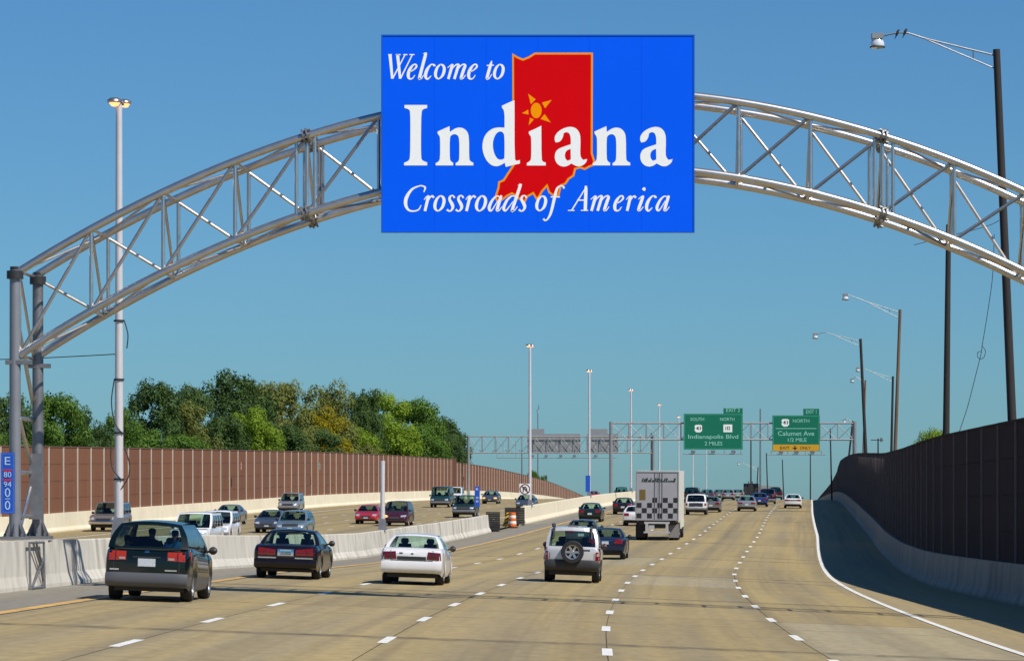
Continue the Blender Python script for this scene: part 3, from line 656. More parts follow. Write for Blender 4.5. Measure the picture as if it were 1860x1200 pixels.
# no U-turn sign
c = at(953.5, 888, F / 270.6); t = thing('no_u_turn_sign', 'white square sign with a red-ringed U-turn arrow on a light pole', 'traffic sign', c)
mb = MB(); mb.box(-.42, .42, -.02, .02, -.42, .42); mb.build('plate', M_TEXTW, t)
mb = MB(); n = 28
vs = [(r * math.cos(2*math.pi*i/n), -.026, r * math.sin(2*math.pi*i/n)) for r in (.40, .32) for i in range(n)]
mb.add(vs, [(i, (i+1) % n, n+(i+1) % n, n+i) for i in range(n)]); mb.build('ring', mat('dark_red', (.16, .02, .03), .5), t)
mb = MB(); pts = [(-.12, -.2), (-.12, .08), (-.06, .17), (.06, .17), (.12, .08), (.12, -.05)]
for i in range(len(pts) - 1): mb.tube([(pts[i][0], -.03, pts[i][1]), (pts[i+1][0], -.03, pts[i+1][1])], .035, 6)
mb.add([(.03, -.03, -.05), (.21, -.03, -.05), (.12, -.03, -.2)], [(0, 1, 2)]); mb.build('arrow', M_TEXTK, t)
mb = MB(); mb.add([(-.26, -.034, .20), (-.20, -.034, .26), (.26, -.034, -.20), (.20, -.034, -.26)], [(0, 1, 2, 3)]); mb.build('slash', mat('dark_red', (.16, .02, .03), .5), t)

# ------------------------------------------------------------------ median opening: crash cushions, drum
def cushion(px0, px1, s, label, lid):
    a, b = (px0 - 930) / s, (px1 - 930) / s; v = F / s; z = ZS(-14, v)
    t = thing('crash_cushion', label, 'crash cushion', ((a + b) / 2, v, z)); w = (b - a) / 2
    for k in range(9):
        mb = MB(); zz = .06 + k * .125
        mb.box(-w, w, -.35 + (k % 2) * .02, 2.4, zz, zz + .115); mb.build('rubber_slab', M_BLACK, t)
    mb = MB(); mb.box(-w - lid, w, -.3, 2.4, 1.19, 1.28); mb.build('lid', M_DARK, t)
cushion(882.5, 908, 27.6, 'stack of black rubber slabs closing the end of the near median barrier', 0.0)
cushion(917, 953, 25.3, 'black rubber slab stack behind the orange drum', 0.0)
v = F / 26.3; b = Vector(((930.5 - 930) / 26.3, v, ZS(-14, v))); t = thing('traffic_drum', 'orange and white striped traffic drum in the median opening', 'traffic drum', b)
M_DRUM = mat('drum_orange', (.80, .15, .01), .5)
mb = MB(); mb.lathe([(.40, 0), (.40, .07), (.30, .08)], n=18); mb.build('base_ring', M_BLACK, t, 40)
for k, mt in enumerate((M_DRUM, M_TEXTW, M_DRUM, M_TEXTW, M_DRUM)):
    r0 = .29 - .012 * k; z_ = .07 + k * .2; mb = MB(); mb.lathe([(r0, z_), (r0 + .012, z_ + .02), (r0 - .012, z_ + .2)] + ([(.0, z_ + .21)] if k == 4 else []), n=18); mb.build('band', mt, t, 40)
b2 = b + Vector((-.48, .4, 0)); t = thing('chevron_board', 'yellow and black striped board leaning beside the orange drum', 'hazard board', b2)
M_HY = mat('hazard_yellow', (.70, .42, .02), .5)
mb = MB(); mb.add([(-.2, 0, .1), (.12, 0, .1), (.42, 0, 1.08), (.1, 0, 1.08), (-.2, .03, .1), (.12, .03, .1), (.42, .03, 1.08), (.1, .03, 1.08)], [(0, 1, 2, 3), (7, 6, 5, 4), (0, 4, 5, 1), (1, 5, 6, 2), (2, 6, 7, 3), (3, 7, 4, 0)]); mb.build('board', M_HY, t)
for k in range(3):
    mb = MB(); z_ = .2 + k * .3; o = (z_ - .1) * .306; mb.add([(-.2 + o, -.006, z_), (.12 + o, -.006, z_ + .16), (.12 + o + .04, -.006, z_ + .28), (-.2 + o + .03, -.006, z_ + .12)], [(0, 1, 2, 3)]); mb.build('stripe', M_TEXTK, t)
mb = MB(); mb.box(-.03, .03, .03, .06, 0, .5); mb.build('leg', M_STEELD, t)

# ------------------------------------------------------------------ far gantries
def gantry(name, label, v, px0, px1, ytop, ybot, z_base0, z_base1, nb):
    s = F / v; a = at(px0, ytop, s); b = at(px1, ytop, s); h = (ybot - ytop) / s
    t = thing(name, label, 'sign gantry', (a.x, v, z_base0)); D = 1.2
    def br(nm, p, q, r, m=M_GANTRY):
        mb = MB(); mb.tube([p, q], r, 7); mb.build(nm, m, t, 40, world=True)
    for x, zb in ((a.x, z_base0), (b.x, z_base1)):
        for dy in (0, D): br('column', Vector((x, v + dy, zb)), Vector((x, v + dy, a.z + .15)), .17, M_GANTRY)
    for dy in (0, D):
        for z in (a.z, a.z - h): br('chord', Vector((a.x, v + dy, z)), Vector((b.x, v + dy, z)), .075)
    for i in range(nb + 1):
        x = a.x + (b.x - a.x) * i / nb
        for dy in (0, D): br('vertical_bar', Vector((x + dy * .1, v + dy, a.z)), Vector((x + dy * .1, v + dy, a.z - h)), .045)
        br('cross_bar', Vector((x, v, a.z)), Vector((x, v + D, a.z)), .035); br('cross_bar', Vector((x, v, a.z - h)), Vector((x, v + D, a.z - h)), .035)
        if i < nb:
            x2 = a.x + (b.x - a.x) * (i + 1) / nb
            br('diagonal_bar', Vector((x, v, a.z - h)), Vector((x2, v, a.z)), .04); br('diagonal_bar', Vector((x, v + D, a.z)), Vector((x2, v + D, a.z - h)), .04)
    return t
VG = 386.0; SG = F / VG
g1 = gantry('sign_gantry', 'straight steel truss gantry holding two green exit signs', VG, 1110, 1553, 768, 798, ZS(-14, VG) + 1.1, ZS(12, VG), 14)
VB = 515.0; SB = F / VB
g2 = gantry('sign_gantry', 'straight truss gantry over the opposite lanes with grey sign backs', VB, 851, 1187, 792, 822, ZS(-40, VB), ZS(-14, VB) + 1.1, 14)
def rail(g, v, x0, x1, y, drops, lamps, top):
    s = F / v; mb = MB(); mb.tube([at(x0, y, s) + Vector((0, -1.0, 0)), at(x1, y, s) + Vector((0, -1.0, 0))], .05, 6)
    mb.build('light_rail', M_STEELD, g, world=True)
    for x in drops:
        mb = MB(); mb.tube([at(x, top, s) + Vector((0, -.3, 0)), at(x, y, s) + Vector((0, -1.0, 0))], .035, 6); mb.build('rail_hanger', M_STEELD, g, world=True)
    for x in lamps:
        p = at(x, y - 2, s) + Vector((0, -1.1, 0)); mb = MB(); mb.box(p.x - .22, p.x + .22, p.y - .25, p.y + .15, p.z - .02, p.z + .26); mb.build('sign_light', M_STEELD, g, world=True)
rail(g1, VG, 1240, 1348, 824.5, (1258, 1286, 1315, 1345), (1258, 1294, 1331), 818)
rail(g1, VG, 1392, 1498, 825.5, (1400, 1430, 1462, 1491), (1417, 1445, 1474), 818)
rail(g2, VB, 901, 1120, 831.5, (902, 914, 937, 960, 990, 1020, 1050, 1085, 1110), (967, 992, 1018, 1043, 1081), 800)
def green_sign(label, px0, px1, py0, py1, tab, rows, yellow=None):
    v = VG - .35; s = F / v; c = at((px0 + px1) / 2, py1, s); t = thing('exit_sign', label, 'road sign', c)
    w, h = (px1 - px0) / s, (py1 - py0) / s
    X = lambda px: (px - (px0 + px1) / 2) / s; Zz = lambda py: (py1 - py) / s
    mb = MB(); mb.box(-w/2, w/2, 0, .05, 0, h); mb.build('panel', M_GREEN, t)
    mb = MB(); e = .06
    for (a, b, c_, d) in ((-w/2+e, w/2-e, e, 2*e), (-w/2+e, w/2-e, h-2*e, h-e), (-w/2+e, -w/2+2*e, 2*e, h-2*e), (w/2-2*e, w/2-e, 2*e, h-2*e)): mb.box(a, b, -.006, -.001, c_, d)
    mb.build('border', mat('sign_border', (.05, .32, .22), .5), t)
    mb = MB(); mb.box(X(tab[0]), X(tab[1]), 0, .05, h + .006, h + (tab[3] - tab[2]) / s); mb.build('exit_tab', M_GREEN, t)
    put_text(t, tab[4], X(tab[0]) + .3, h + .2, -.012, M_TEXTG, (tab[1] - tab[0]) / s - .6, .38, bold=.01)
    for (txt, x0, x1, y0, y1, mt) in rows: put_text(t, txt, X(x0), Zz(y1), -.012, mt, (x1 - x0) / s, (y1 - y0) / s, bold=.01)
    return t, X, Zz, s
def shield(t, X, Zz, s, px, py, r, num, square=False):
    x, z = X(px), Zz(py); q = r / s; mb = MB()
    poly = [(-1, -1), (1, -1), (1, 1), (-1, 1)] if square else [(-.55, -1), (.0, -1.08), (.55, -1), (1.0, -.55), (.88, .1), (1.0, .62), (.6, .95), (.3, .85), (0, .98), (-.3, .85), (-.6, .95), (-1.0, .62), (-.88, .1), (-1.0, -.55)]
    mb.prism([(x + a * q * (1.15 if square else 1), z + b * q) for a, b in poly], -.012, -.004, lambda a, b, c: (a, c, b)); mb.build('route_shield', M_TEXTW, t)
    put_text(t, num, x - q * .62, z - q * .45, -.018, M_TEXTK, q * 1.24, q * .95, bold=.03)
t, X, Zz, s = green_sign('green exit sign reading Indianapolis Blvd 2 miles', 1242, 1349, 751, 816, (1314, 1349, 741, 751, 'EXIT 2'),
    [('SOUTH', 1254, 1279, 758, 764, M_TEXTG), ('NORTH', 1308, 1334, 758, 764, M_TEXTG), ('Indianapolis Blvd', 1250, 1341, 789, 798.5, M_TEXTG), ('2 MILES', 1280, 1312, 801.5, 808.5, M_TEXTG)])
shield(t, X, Zz, s, 1268.5, 777.5, 7, '41'); shield(t, X, Zz, s, 1322, 777.5, 7, '152', True)
t, X, Zz, s = green_sign('green exit sign for Calumet Ave with yellow exit only strip', 1403, 1489, 754, 819, (1459, 1488, 742, 754, 'EXIT 1'),
    [('NORTH', 1440, 1470, 761, 767, M_TEXTG), ('Calumet Ave', 1413, 1479, 782.5, 791, M_TEXTG), ('1/2 MILE', 1431, 1465, 795, 802, M_TEXTG)])
shield(t, X, Zz, s, 1426.5, 767, 7, '41')
mb = MB(); mb.box(X(1409), X(1483), -.012, -.006, Zz(778.5), Zz(777.3)); mb.build('rule', M_TEXTG, t)
mb = MB(); mb.box(X(1404), X(1488), -.016, -.004, Zz(818.5), Zz(807)); mb.build('exit_only_strip', mat('exit_yellow', (.62, .33, .01), .5), t)
put_text(t, 'EXIT', X(1417), Zz(815.5), -.022, M_TEXTK, 17 / s, 5 / s, bold=.01); put_text(t, 'ONLY', X(1453), Zz(815.5), -.022, M_TEXTK, 20 / s, 5 / s, bold=.01)
mb = MB(); xx = X(1444); mb.add([(xx - .06, -.022, Zz(809)), (xx + .06, -.022, Zz(809)), (xx + .06, -.022, Zz(812.5)), (xx + .3, -.022, Zz(812.5)), (xx, -.022, Zz(817)), (xx - .3, -.022, Zz(812.5)), (xx - .06, -.022, Zz(812.5))], [(0, 1, 2, 3, 4, 5, 6)]); mb.build('down_arrow', M_TEXTK, t)
for (px0, px1, py0, py1, tx0, tx1, ty, lab) in ((958, 1055, 787, 823, 958, 989, 778, 'wide grey back of a road sign on the far left gantry'), (1066, 1124, 787, 823, 1072, 1104, 778, 'narrower grey back of a road sign beside the gantry upright')):
    v = VB - .35; s = F / v; c = at((px0 + px1) / 2, py1, s); t = thing('road_sign', lab, 'road sign', c); X = lambda px: (px - (px0 + px1) / 2) / s
    n = max(3, int((px1 - px0) / 14))
    for k in range(n):
        mb = MB(); a = X(px0) + (X(px1) - X(px0)) * k / n; b = X(px0) + (X(px1) - X(px0)) * (k + 1) / n - .03; mb.box(a, b, 1.9, 1.95, 0, (py1 - py0) / s); mb.build('panel', M_SGREY, t)
    mb = MB(); mb.box(X(tx0), X(tx1), 1.9, 1.95, (py1 - py0) / s + .01, (py1 - ty) / s); mb.build('exit_tab', M_SGREY, t)

# ------------------------------------------------------------------ wooden poles and floodlights behind the right wall
def tilted_pole(t, pb, pt_, r0, r1, mt):
    mb = MB(); mb.tube([pb, pb.lerp(pt_, .5), pt_], [r0, (r0 + r1) / 2, r1], 12); mb.build('pole', mt, t, 40, world=True)
def road_light(label, s, top, base, head, mt=M_WOOD, arm=True, r=.17):
    T = at(*top, s); B = at(*base, s); d = (B - T); B2 = T + d * ((T.z - (ZS(13, min(F / s, 900)) - .8)) / max(T.z - B.z, .5))
    t = thing('street_light', label, 'street light', B2, 'wooden pole lights behind the right noise wall'); tilted_pole(t, B2, T, r, r * .72, mt)
    if head:
        Hd = at(*head, s); J = T - Vector((0, 0, .22)); J2 = T - Vector((0, 0, .68)); L = (Hd - T)
        mid = T + Vector((L.x * .6, L.y * .6, .26 + .30 * L.z)); q1 = T + Vector((L.x * .79, L.y * .79, .42 + .45 * L.z)); tip = Hd + Vector((.12, 0, .12))
        up = [tuple(p) for p in spline([tuple(J), tuple(J.lerp(mid, .55)), tuple(mid), tuple(q1), tuple(tip)], 5)]
        mb = MB(); mb.tube(up, .03, 6); mb.build('arm', M_STEELD, t, world=True)
        mb = MB(); mb.tube([J2, mid + Vector((0, 0, -.02))], .024, 6); mb.build('arm_brace', M_STEELD, t, world=True)
        a = J.lerp(mid, .33); b = J2.lerp(mid, .33); mb = MB(); mb.tube([a, b], .02, 5); mb.build('arm_tie', M_STEELD, t, world=True)
        mb = MB(); mb.box(Hd.x - .26, Hd.x + .12, Hd.y - .2, Hd.y + .2, Hd.z + .02, Hd.z + .20); hd = mb.build('lamp_head', M_SGREY, t, world=True)
        mb = MB(); mb.lathe([(.17, .02), (.24, -.12), (.25, -.26), (.20, -.31), (.0, -.33)], Hd - Vector((.06, 0, 0)), n=14); mb.build('refractor', M_LAMPGL, t, 50, world=True)
        mb = MB(); mb.lathe([(.262, -.24), (.262, -.285)], Hd - Vector((.06, 0, 0)), n=14); mb.build('lens_rim', M_DARK, t, 50, world=True)
    return t
l1 = road_light('tall black pole street light behind the dark wall with two birds on its arm', 53, (1810, 90), (1838, 755), (1597, 72))
road_light('brown pole street light, the second along the dark wall', 23.6, (1635, 562), (1627, 790), (1537, 538), M_WOODB, r=.16)
road_light('leaning dark street light with a straight arm, next past the brown pole', 20.3, (1563, 615), (1573, 830), (1482, 609), M_WOOD, r=.17)
road_light('dark street light close left of the brown pole', 16.0, (1622, 683), (1619, 830), (1559, 670), M_WOOD, r=.17)
road_light('brown street light hidden behind the leaning dark one', 15.2, (1572, 690), (1568, 830), (1549, 690), M_WOODB, r=.14)
road_light('leaning thin dark street light at the right end of the sign gantry', 12.6, (1549, 764), (1541, 838), (1534, 764), M_WOOD, r=.17)
road_light('small far street light with a pale arm near the crest', 10.0, (1377, 848), (1374, 900), (1342, 841), M_WOOD, r=.13)
up = thing('utility_pole', 'plain black utility pole between the tall light and the brown light', 'utility pole', at(1716, 800, 38) - Vector((0, 0, 5.5)))
tilted_pole(up, at(1716, 800, 38) - Vector((0, 0, 5.5)), at(1723, 408, 38), .19, .12, M_WOOD)
for i, (px, yt, yb, s, lab) in enumerate(((1364, 768, 905, 11.5, 'thin dark pole standing right of the Indianapolis sign'), (1381, 742, 905, 13.0, 'thin needle mast between the two green signs'), (1395, 822, 903, 10.0, 'short thin pole under the gap between the signs'),
        (1424, 834, 903, 9.4, 'short thin pole left under the Calumet sign'), (1472, 826, 905, 10.2, 'thin dark pole at the end of the white edge line'), (1511, 778, 870, 12.6, 'thin dark pole right of the Calumet sign'), (1183, 786, 890, 11, 'thin dark post rising left of the truck box'), (977, 752, 880, 8.6, 'distant slim mast behind the grey sign backs'),
        (948, 818, 880, 11, 'thin grey pole behind the far brown wall'), (902, 778, 833, 12.6, 'first thin rod hanging under the far left gantry'), (913, 778, 833, 12.6, 'second thin rod hanging under the far left gantry'), (936, 778, 833, 12.6, 'third thin rod hanging under the far left gantry'))):
    B = at(px, yb, s); T = at(px - (3 if px == 1511 else 0) + (-3 if px in (1395, 1424) else 0), yt, s)
    if px in (902, 913, 936): continue
    B.z = min(B.z, ZC(min(F / s, 900)) - .3)
    t = thing('thin_pole', lab, 'pole', B, 'thin distant poles'); mb = MB(); mb.tube([B, T], [.13, .09], 8); mb.build('pole', M_STEELD if px in (977, 948, 1381) else M_WOOD, t, 40, world=True)
    if px == 977:
        mb = MB(); mb.tube([T, T + Vector((-.2, 0, .8)), T + Vector((.25, 0, 1.3)), T + Vector((.1, 0, 1.9))], .09, 6); mb.build('antenna', M_STEELD, t, world=True)
# utility pole with crossarm far right and one before the left trees
for (px, yt, yb, s, lab) in ((1595, 796, 830, 12, 'small far utility pole with a crossarm above the right wall'),):
    B = at(px, yb, s) - Vector((0, 0, 5)); T = at(px, yt, s); t = thing('utility_pole', lab, 'utility pole', B); tilted_pole(t, B, T, .14, .1, M_WOOD)
    mb = MB(); mb.box(T.x - 1.1, T.x + .8, T.y - .06, T.y + .06, T.z - .3, T.z - .18); mb.build('crossarm', M_WOOD, t, world=True)
    mb = MB(); mb.tube([(T.x + .5, T.y, T.z - .5), (T.x + .5, T.y, T.z + .1)], .16, 8); mb.build('transformer', M_STEELD, t, world=True)
# hanging wires
s = 45.0
mb = MB(); mb.tube([tuple(p) for p in spline([tuple(at(*q, s)) for q in ((1806, 425), (1803, 500), (1795, 560), (1784, 628), (1782, 642), (1770, 690), (1757, 740), (1742, 785))], 6)], .014, 5)
mb.tube([tuple(p) for p in spline([tuple(at(*q, s)) for q in ((1784, 628), (1790, 638), (1786, 650), (1777, 650), (1776, 640), (1783, 638))], 6)], .014, 5)
tag(mb.build('hanging_wire', M_CABLE), 'thin knotted wire hanging down beside the tall black light pole', 'wire')
mb = MB(); mb.tube([tuple(p) for p in spline([tuple(at(*q, s)) for q in ((1660, 445), (1690, 437), (1722, 428), (1760, 420), (1800, 408), (1815, 400))], 5)], .013, 5)
tag(mb.build('overhead_wire', M_CABLE), 'thin wire strung from the plain utility pole to the tall light', 'wire')
# two birds on the lamp arm
M_BIRD = mat('bird_black', (.02, .02, .022), .7)
for (px, py, lab) in ((1630, 63.5, 'small black bird on the lamp arm nearer the lamp head'), (1644, 62, 'small black bird on the lamp arm farther from the lamp head')):
    c = at(px, py, 53) + Vector((0, .0, 0)); t = thing('bird', lab, 'bird', c, 'birds on the lamp arm')
    mb = MB(); pts = [(-.05, 0, -.07), (-.03, 0, 0), (.0, 0, .07), (.03, 0, .13), (.055, 0, .165), (.08, 0, .17)]; mb.tube(pts, [.012, .04, .05, .04, .032, .006], 8); mb.build('body', M_BIRD, t, 60)
    mb = MB(); mb.tube([(-.03, -.0, 0), (-.085, 0, -.14)], [.02, .012], 5); mb.build('tail', M_BIRD, t)
# ------------------------------------------------------------------ vehicles (local axes: y = 0 at the rear bumper, +y forwards, +x right)
def paint(name, c, metal=.0, rough=.28): return mat('paint_' + name, c, rough, metal=metal, coat=.8 if max(c) > .1 else .4, spec=.5 if max(c) > .1 else .3, var=.05, scale=2)
def mirror_mat(): pass
_tb = MB(); _tb.lathe([(.62, -.5), (.93, -.5), (.985, -.42), (1.0, -.25), (1.0, .25), (.985, .42), (.93, .5), (.62, .5)], axis='x', n=28); ME_TYRE = _tb.mesh('tyre', M_BLACK, 40)
_rb = MB(); _rb.lathe([(.63, .5), (.63, .40), (.56, .36), (.53, .20), (.53, -.48)], axis='x', n=24)
_rb.lathe([(0, .40), (.15, .40), (.17, .34)], axis='x', n=12)
for k in range(6):
    a = k * math.pi / 3; c, s_ = math.cos(a), math.sin(a); w = .10
    pts = [(.33, .1), (.37, .58)]
    vs = []
    for (x, r) in ((.34, .10), (.38, .58)):
        for sg in (-1, 1): vs.append((x, r * c - sg * w * s_, r * s_ + sg * w * c))
    for (x, r) in ((.24, .10), (.28, .58)):
        for sg in (-1, 1): vs.append((x, r * c - sg * w * s_, r * s_ + sg * w * c))
    _rb.add(vs, [(0, 1, 3, 2), (0, 2, 6, 4), (1, 5, 7, 3), (2, 3, 7, 6)])
_rb.lathe([(.0, .02), (.53, .02)], axis='x', n=24, mi=1)
ME_RIM = _rb.mesh('rim', [M_RIM, M_DARK], 40)
SECT = [(.93, 0), (.975, .14), (.995, .32), (1.0, .5), (.995, .68), (.98, .82), (.955, .92), (.915, .98), (.80, 1.0), (.4, 1.01), (0, 1.014)]
def frame_grid(mb, fn, holes, cu, cv, mi=0):
    us = sorted({0., 1., *cu, *[h[0] for h in holes], *[h[1] for h in holes]}); vs = sorted({0., 1., *cv, *[h[2] for h in holes], *[h[3] for h in holes]})
    for i in range(len(us) - 1):
        for j in range(len(vs) - 1):
            um, vm = (us[i] + us[i+1]) / 2, (vs[j] + vs[j+1]) / 2
            if any(h[0] < um < h[1] and h[2] < vm < h[3] for h in holes): continue
            mb.grid(fn, 2, 2, mi, us[i], us[i+1], vs[j], vs[j+1])
def car(root, S, pm, lower=None):
    L, W = S['L'], S['W']; hw = W / 2; wr = S.get('wr', .32); yr, yf = S['yr'], S['yf']; bot = S.get('bot', .24); zl = S.get('zl', 0)
    topf = lambda y: lerp(y, [p[0] for p in S['top']], [p[1] for p in S['top']])
    hf = S.get('hw', [(0, .88), (.04, .94), (.16, .975), (.6, 1.0), (L - .8, 1.0), (L - .25, .95), (L - .06, .86), (L, .78)])
    hwf = lambda y: hw * lerp(y, [p[0] for p in hf], [p[1] for p in hf])
    ra = wr * 1.17
    ys = sorted({round(L * i / 26, 4) for i in range(27)} | {round(y, 4) for y in (.03, .08, .16, L - .03, L - .1, L - .2)} | {round(c + ra * math.cos(a), 4) for c in (yr, yf) for a in [math.pi * k / 10 for k in range(11)]} | {round(p[0], 4) for p in S['top']})
    cab = S['cab']; ybr, ytr, ytf, ybf, zbr, zbf, zr, kr = cab
    mb = MB(); rows = []
    for y in ys:
        zt = topf(y); zb = bot + (.10 if y < .02 or y > L - .02 else 0)
        for c in (yr, yf):
            if abs(y - c) < ra - 1e-4: zb = max(zb, wr + math.sqrt(max(0, ra * ra - (y - c) ** 2)))
        zb += .11 * max(0, 1 - y / max(yr - ra, .2)) + .06 * max(0, 1 - (L - y) / max(L - yf - ra, .2)) * (1 if zb < wr else 0)
        zb = min(zb, zt - .12); h = hwf(y)
        half = [(h * fx, y, zb + (zt - zb) * fz) for fx, fz in SECT]
        rows.append(half + [(-x, y_, z) for x, y_, z in half[-2::-1]])
    n = len(rows[0]); vs = [p for r in rows for p in r]; fs = []; mi = []
    for j in range(len(rows) - 1):
        ym = (ys[j] + ys[j+1]) / 2
        for i in range(n - 1):
            fs.append((j*n+i, j*n+i+1, (j+1)*n+i+1, (j+1)*n+i)); zm = sum(vs[q][2] for q in fs[-1]) / 4
            inside = ybr + .08 < ym < ybf - .08 and 8 <= i <= n - 10
            mi.append(2 if inside else (1 if zm < zl else 0))
    for j in (0, len(rows) - 1):
        for i in range(n // 2): 
            fs.append((j*n+i, j*n+i+1, j*n+n-2-i, j*n+n-1-i)); zm = sum(vs[q][2] for q in fs[-1]) / 4; mi.append(1 if zm < zl else 0)
    mb.v = [Vector(p) for p in vs]; mb.f = fs; mb.mi = mi
    bvh = BVHTree.FromPolygons([tuple(p) for p in vs], fs)
    body = mb.build('body', [pm, lower or pm, M_SEAT], root, 38)
    mb = MB(); mb.box(-hw * .8, hw * .8, yr - .5, yf + .4, wr * .62, bot + .25); mb.box(-hw * .86, hw * .86, yr + ra, yf - ra, bot - .04, bot + .2)
    mb.box(-hw * .8, hw * .8, max(.1, yr - .55), min(L - .2, yf + .55), bot + .12, min(.62, zbf - .2)); mb.build('underbody', M_DARK, root)
    # cabin
    wb = .925 * hw; wt = kr * hw; bow = S.get('bow', .10); cr = S.get('crown', .045); st = S.get('zroof_r', zr)
    L2 = lambda a, b, t: a + (b - a) * t
    bw = lambda u: bow * (2 * u - 1) ** 2
    zt_ = lambda u, r: r + cr * (1 - (2 * u - 1) ** 2)
    bul = lambda v: S.get('bul', .035) * math.sin(math.pi * min(1, max(0, v)))
    rear = lambda u, v: Vector((L2(-1, 1, u) * (L2(wb, wt, v) + bul(v)), L2(ybr, ytr, v) + bw(u) - .03 * math.sin(math.pi * v), L2(zbr - .02, zt_(u, st), v)))
    front = lambda u, v: Vector((L2(-1, 1, u) * (L2(wb, wt, v) + bul(v)), L2(ybf, ytf, v) - bw(u) + .03 * math.sin(math.pi * v), L2(zbf - .02, zt_(u, zr), v)))
    roof = lambda u, w: Vector((L2(-wt, wt, u), L2(ytr + bw(u), ytf - bw(u), w), zt_(u, L2(st, zr, w)) + .03 * math.sin(math.pi * w)))
    def sidef(sg): return lambda u, v: Vector((sg * (L2(wb, wt, v) + bul(v)), L2(L2(ybr, ytr, v) + bow - .03 * math.sin(math.pi * v), L2(ybf, ytf, v) - bow + .03 * math.sin(math.pi * v), u), L2(L2(zbr, zbf, u) - .02, L2(st, zr, u), v)))
    mb = MB(); rh = S.get('rwin', (.07, .93, .10, .90)); fh = (.05, .95, .06, .93)
    frame_grid(mb, rear, [rh], (.25, .5, .75), (.5,)); frame_grid(mb, front, [fh], (.25, .5, .75), (.5,))
    mb.grid(roof, 8, 8)
    sh = S.get('swin', [(.07, .30), (.34, .62), (.65, .93)]); sh = [(a, b, .10, .86) for a, b in sh]
    for sg in (-1, 1): frame_grid(mb, sidef(sg), sh, (), (.5,))
    bm_c = mb; mb.build('roof', pm, root, 42)
    g = S.get('glass', M_GLASS)
    mb = MB(); mb.grid(rear, 8, 4, 0, *rh); mb.build('rear_window', g, root, 60)
    mb = MB(); mb.grid(front, 8, 4, 0, *fh); mb.build('windshield', M_GLASSW, root, 60)
    for sg in (-1, 1):
        for h in sh: mb = MB(); mb.grid(sidef(sg), 3, 3, 0, *h); mb.build('side_window', S.get('sglass', M_GLASSD), root, 60)
    # dark rubber round the rear glass
    # seats
    for x in (-.38, .38):
        for y in S.get('seats', (2.2, 1.2)):
            if not (ybr + .3 < y < ybf - .5): continue
            mb = MB(); zz = min(zbr, zbf) - .05; mb.grid(lambda u, v: Vector((x + .24 * math.cos(2*math.pi*u) * (1 - .25 * v), y - .10 * v + .07 * math.sin(2*math.pi*u), zz + .27 * v)), 10, 3)
            mb.lathe([(0, .43), (.07, .43), (.11, .40), (.12, .33), (.08, .26), (0, .25)], (x, y - .13, zz), n=10); mb.build('seat', M_SEAT, root, 50)
    for y in (yr, yf):
        for sg in (-1, 1):
            tw = S.get('tw', .25); ty = link('wheel', ME_TYRE, root, (sg * (hw - tw / 2 - .03), y, wr), (0, 0, 0 if sg > 0 else math.pi), (tw, wr, wr)); link('rim', ME_RIM, ty)
    def decal(name, quad, mt, face='rear', off=.012, nx=5, nz=3, both=True, skirt=.05):
        out = []
        for sg in ((1, -1) if both else (1,)):
            mb = MB(); (a, b, c, d) = quad      # corners: lower inner, lower outer, upper outer, upper inner (x, z)
            pts = []
            for j in range(nz + 1):
                for i in range(nx + 1):
                    t, q = i / nx, j / nz; x = L2(L2(a[0], b[0], t), L2(d[0], c[0], t), q) * sg; z = L2(L2(a[1], b[1], t), L2(d[1], c[1], t), q)
                    o, dr = (Vector((x, -3, z)), Vector((0, 1, 0))) if face == 'rear' else (Vector((x, L + 3, z)), Vector((0, -1, 0)))
                    hit = bvh.ray_cast(o, dr); y = hit[0].y if hit[0] is not None else (.12 if face == 'rear' else L - .12)
                    if face == 'rear': y = min(y, .42)
                    else: y = max(y, L - .6)
                    pts.append(Vector((x, y - dr.y * off, z)))
            m = nx + 1; mb.add(pts, [(j*m+i, j*m+i+1, (j+1)*m+i+1, (j+1)*m+i) for j in range(nz) for i in range(nx)])
            ring = [i for i in range(m)] + [j*m+nx for j in range(1, nz+1)] + [nz*m+i for i in range(nx-1, -1, -1)] + [j*m for j in range(nz-1, 0, -1)]
            dy = dr.y * skirt; mb.add([pts[i] for i in ring] + [pts[i] + Vector((0, dy, 0)) for i in ring], [(k, (k+1) % len(ring), len(ring)+(k+1) % len(ring), len(ring)+k) for k in range(len(ring))])
            out.append(mb.build(name, mt, root, 40))
        return out
    R = lambda x0, x1, z0, z1: [(x0, z0), (x1, z0), (x1, z1), (x0, z1)]
    for q, mt, *o_ in S.get('tail', []): decal('taillight' if not o_ else 'lamp_insert', q, mt, off=o_[0] if o_ else .012)
    for q, mt, nm in S.get('rear', []): decal(nm, q, mt, both=False)
    for q, mt in S.get('head', []): decal('headlight', q, mt, 'front')
    for q, mt, nm in S.get('front', []): decal(nm, q, mt, 'front', both=False)
    # bumpers that wrap the corners
    for which, (z0, z1, dep, bmt) in S.get('bump', {}).items():
        y0, sgn = (0, -1) if which == 'rear' else (L, 1); path = []
        for k in range(-8, 9):
            t = k / 8; x = hw * .97 * math.copysign(min(1, abs(t) * 1.12), t); a = max(0, abs(t) * 1.12 - .72) / .4
            path.append((x * (1.0 if a < .7 else 1), y0 + sgn * (dep - (dep + .02) * min(1, a) ** 2 * 1.0) - sgn * (max(0, abs(t) - .89) / .11) * .38))
        mb = MB(); hb = z1 - z0; prof = [(-.6, z0 - .01), (.35, z0 + .01), (.85, z0 + .16 * hb), (1.0, z0 + .42 * hb), (1.0, z0 + .72 * hb), (.8, z0 + .93 * hb), (.1, z1)]
        vs = []
        for (x, y) in path:
            for f_, z in prof: vs.append((x * (.97 + .03 * f_), y - sgn * (1 - f_) * .12, z))
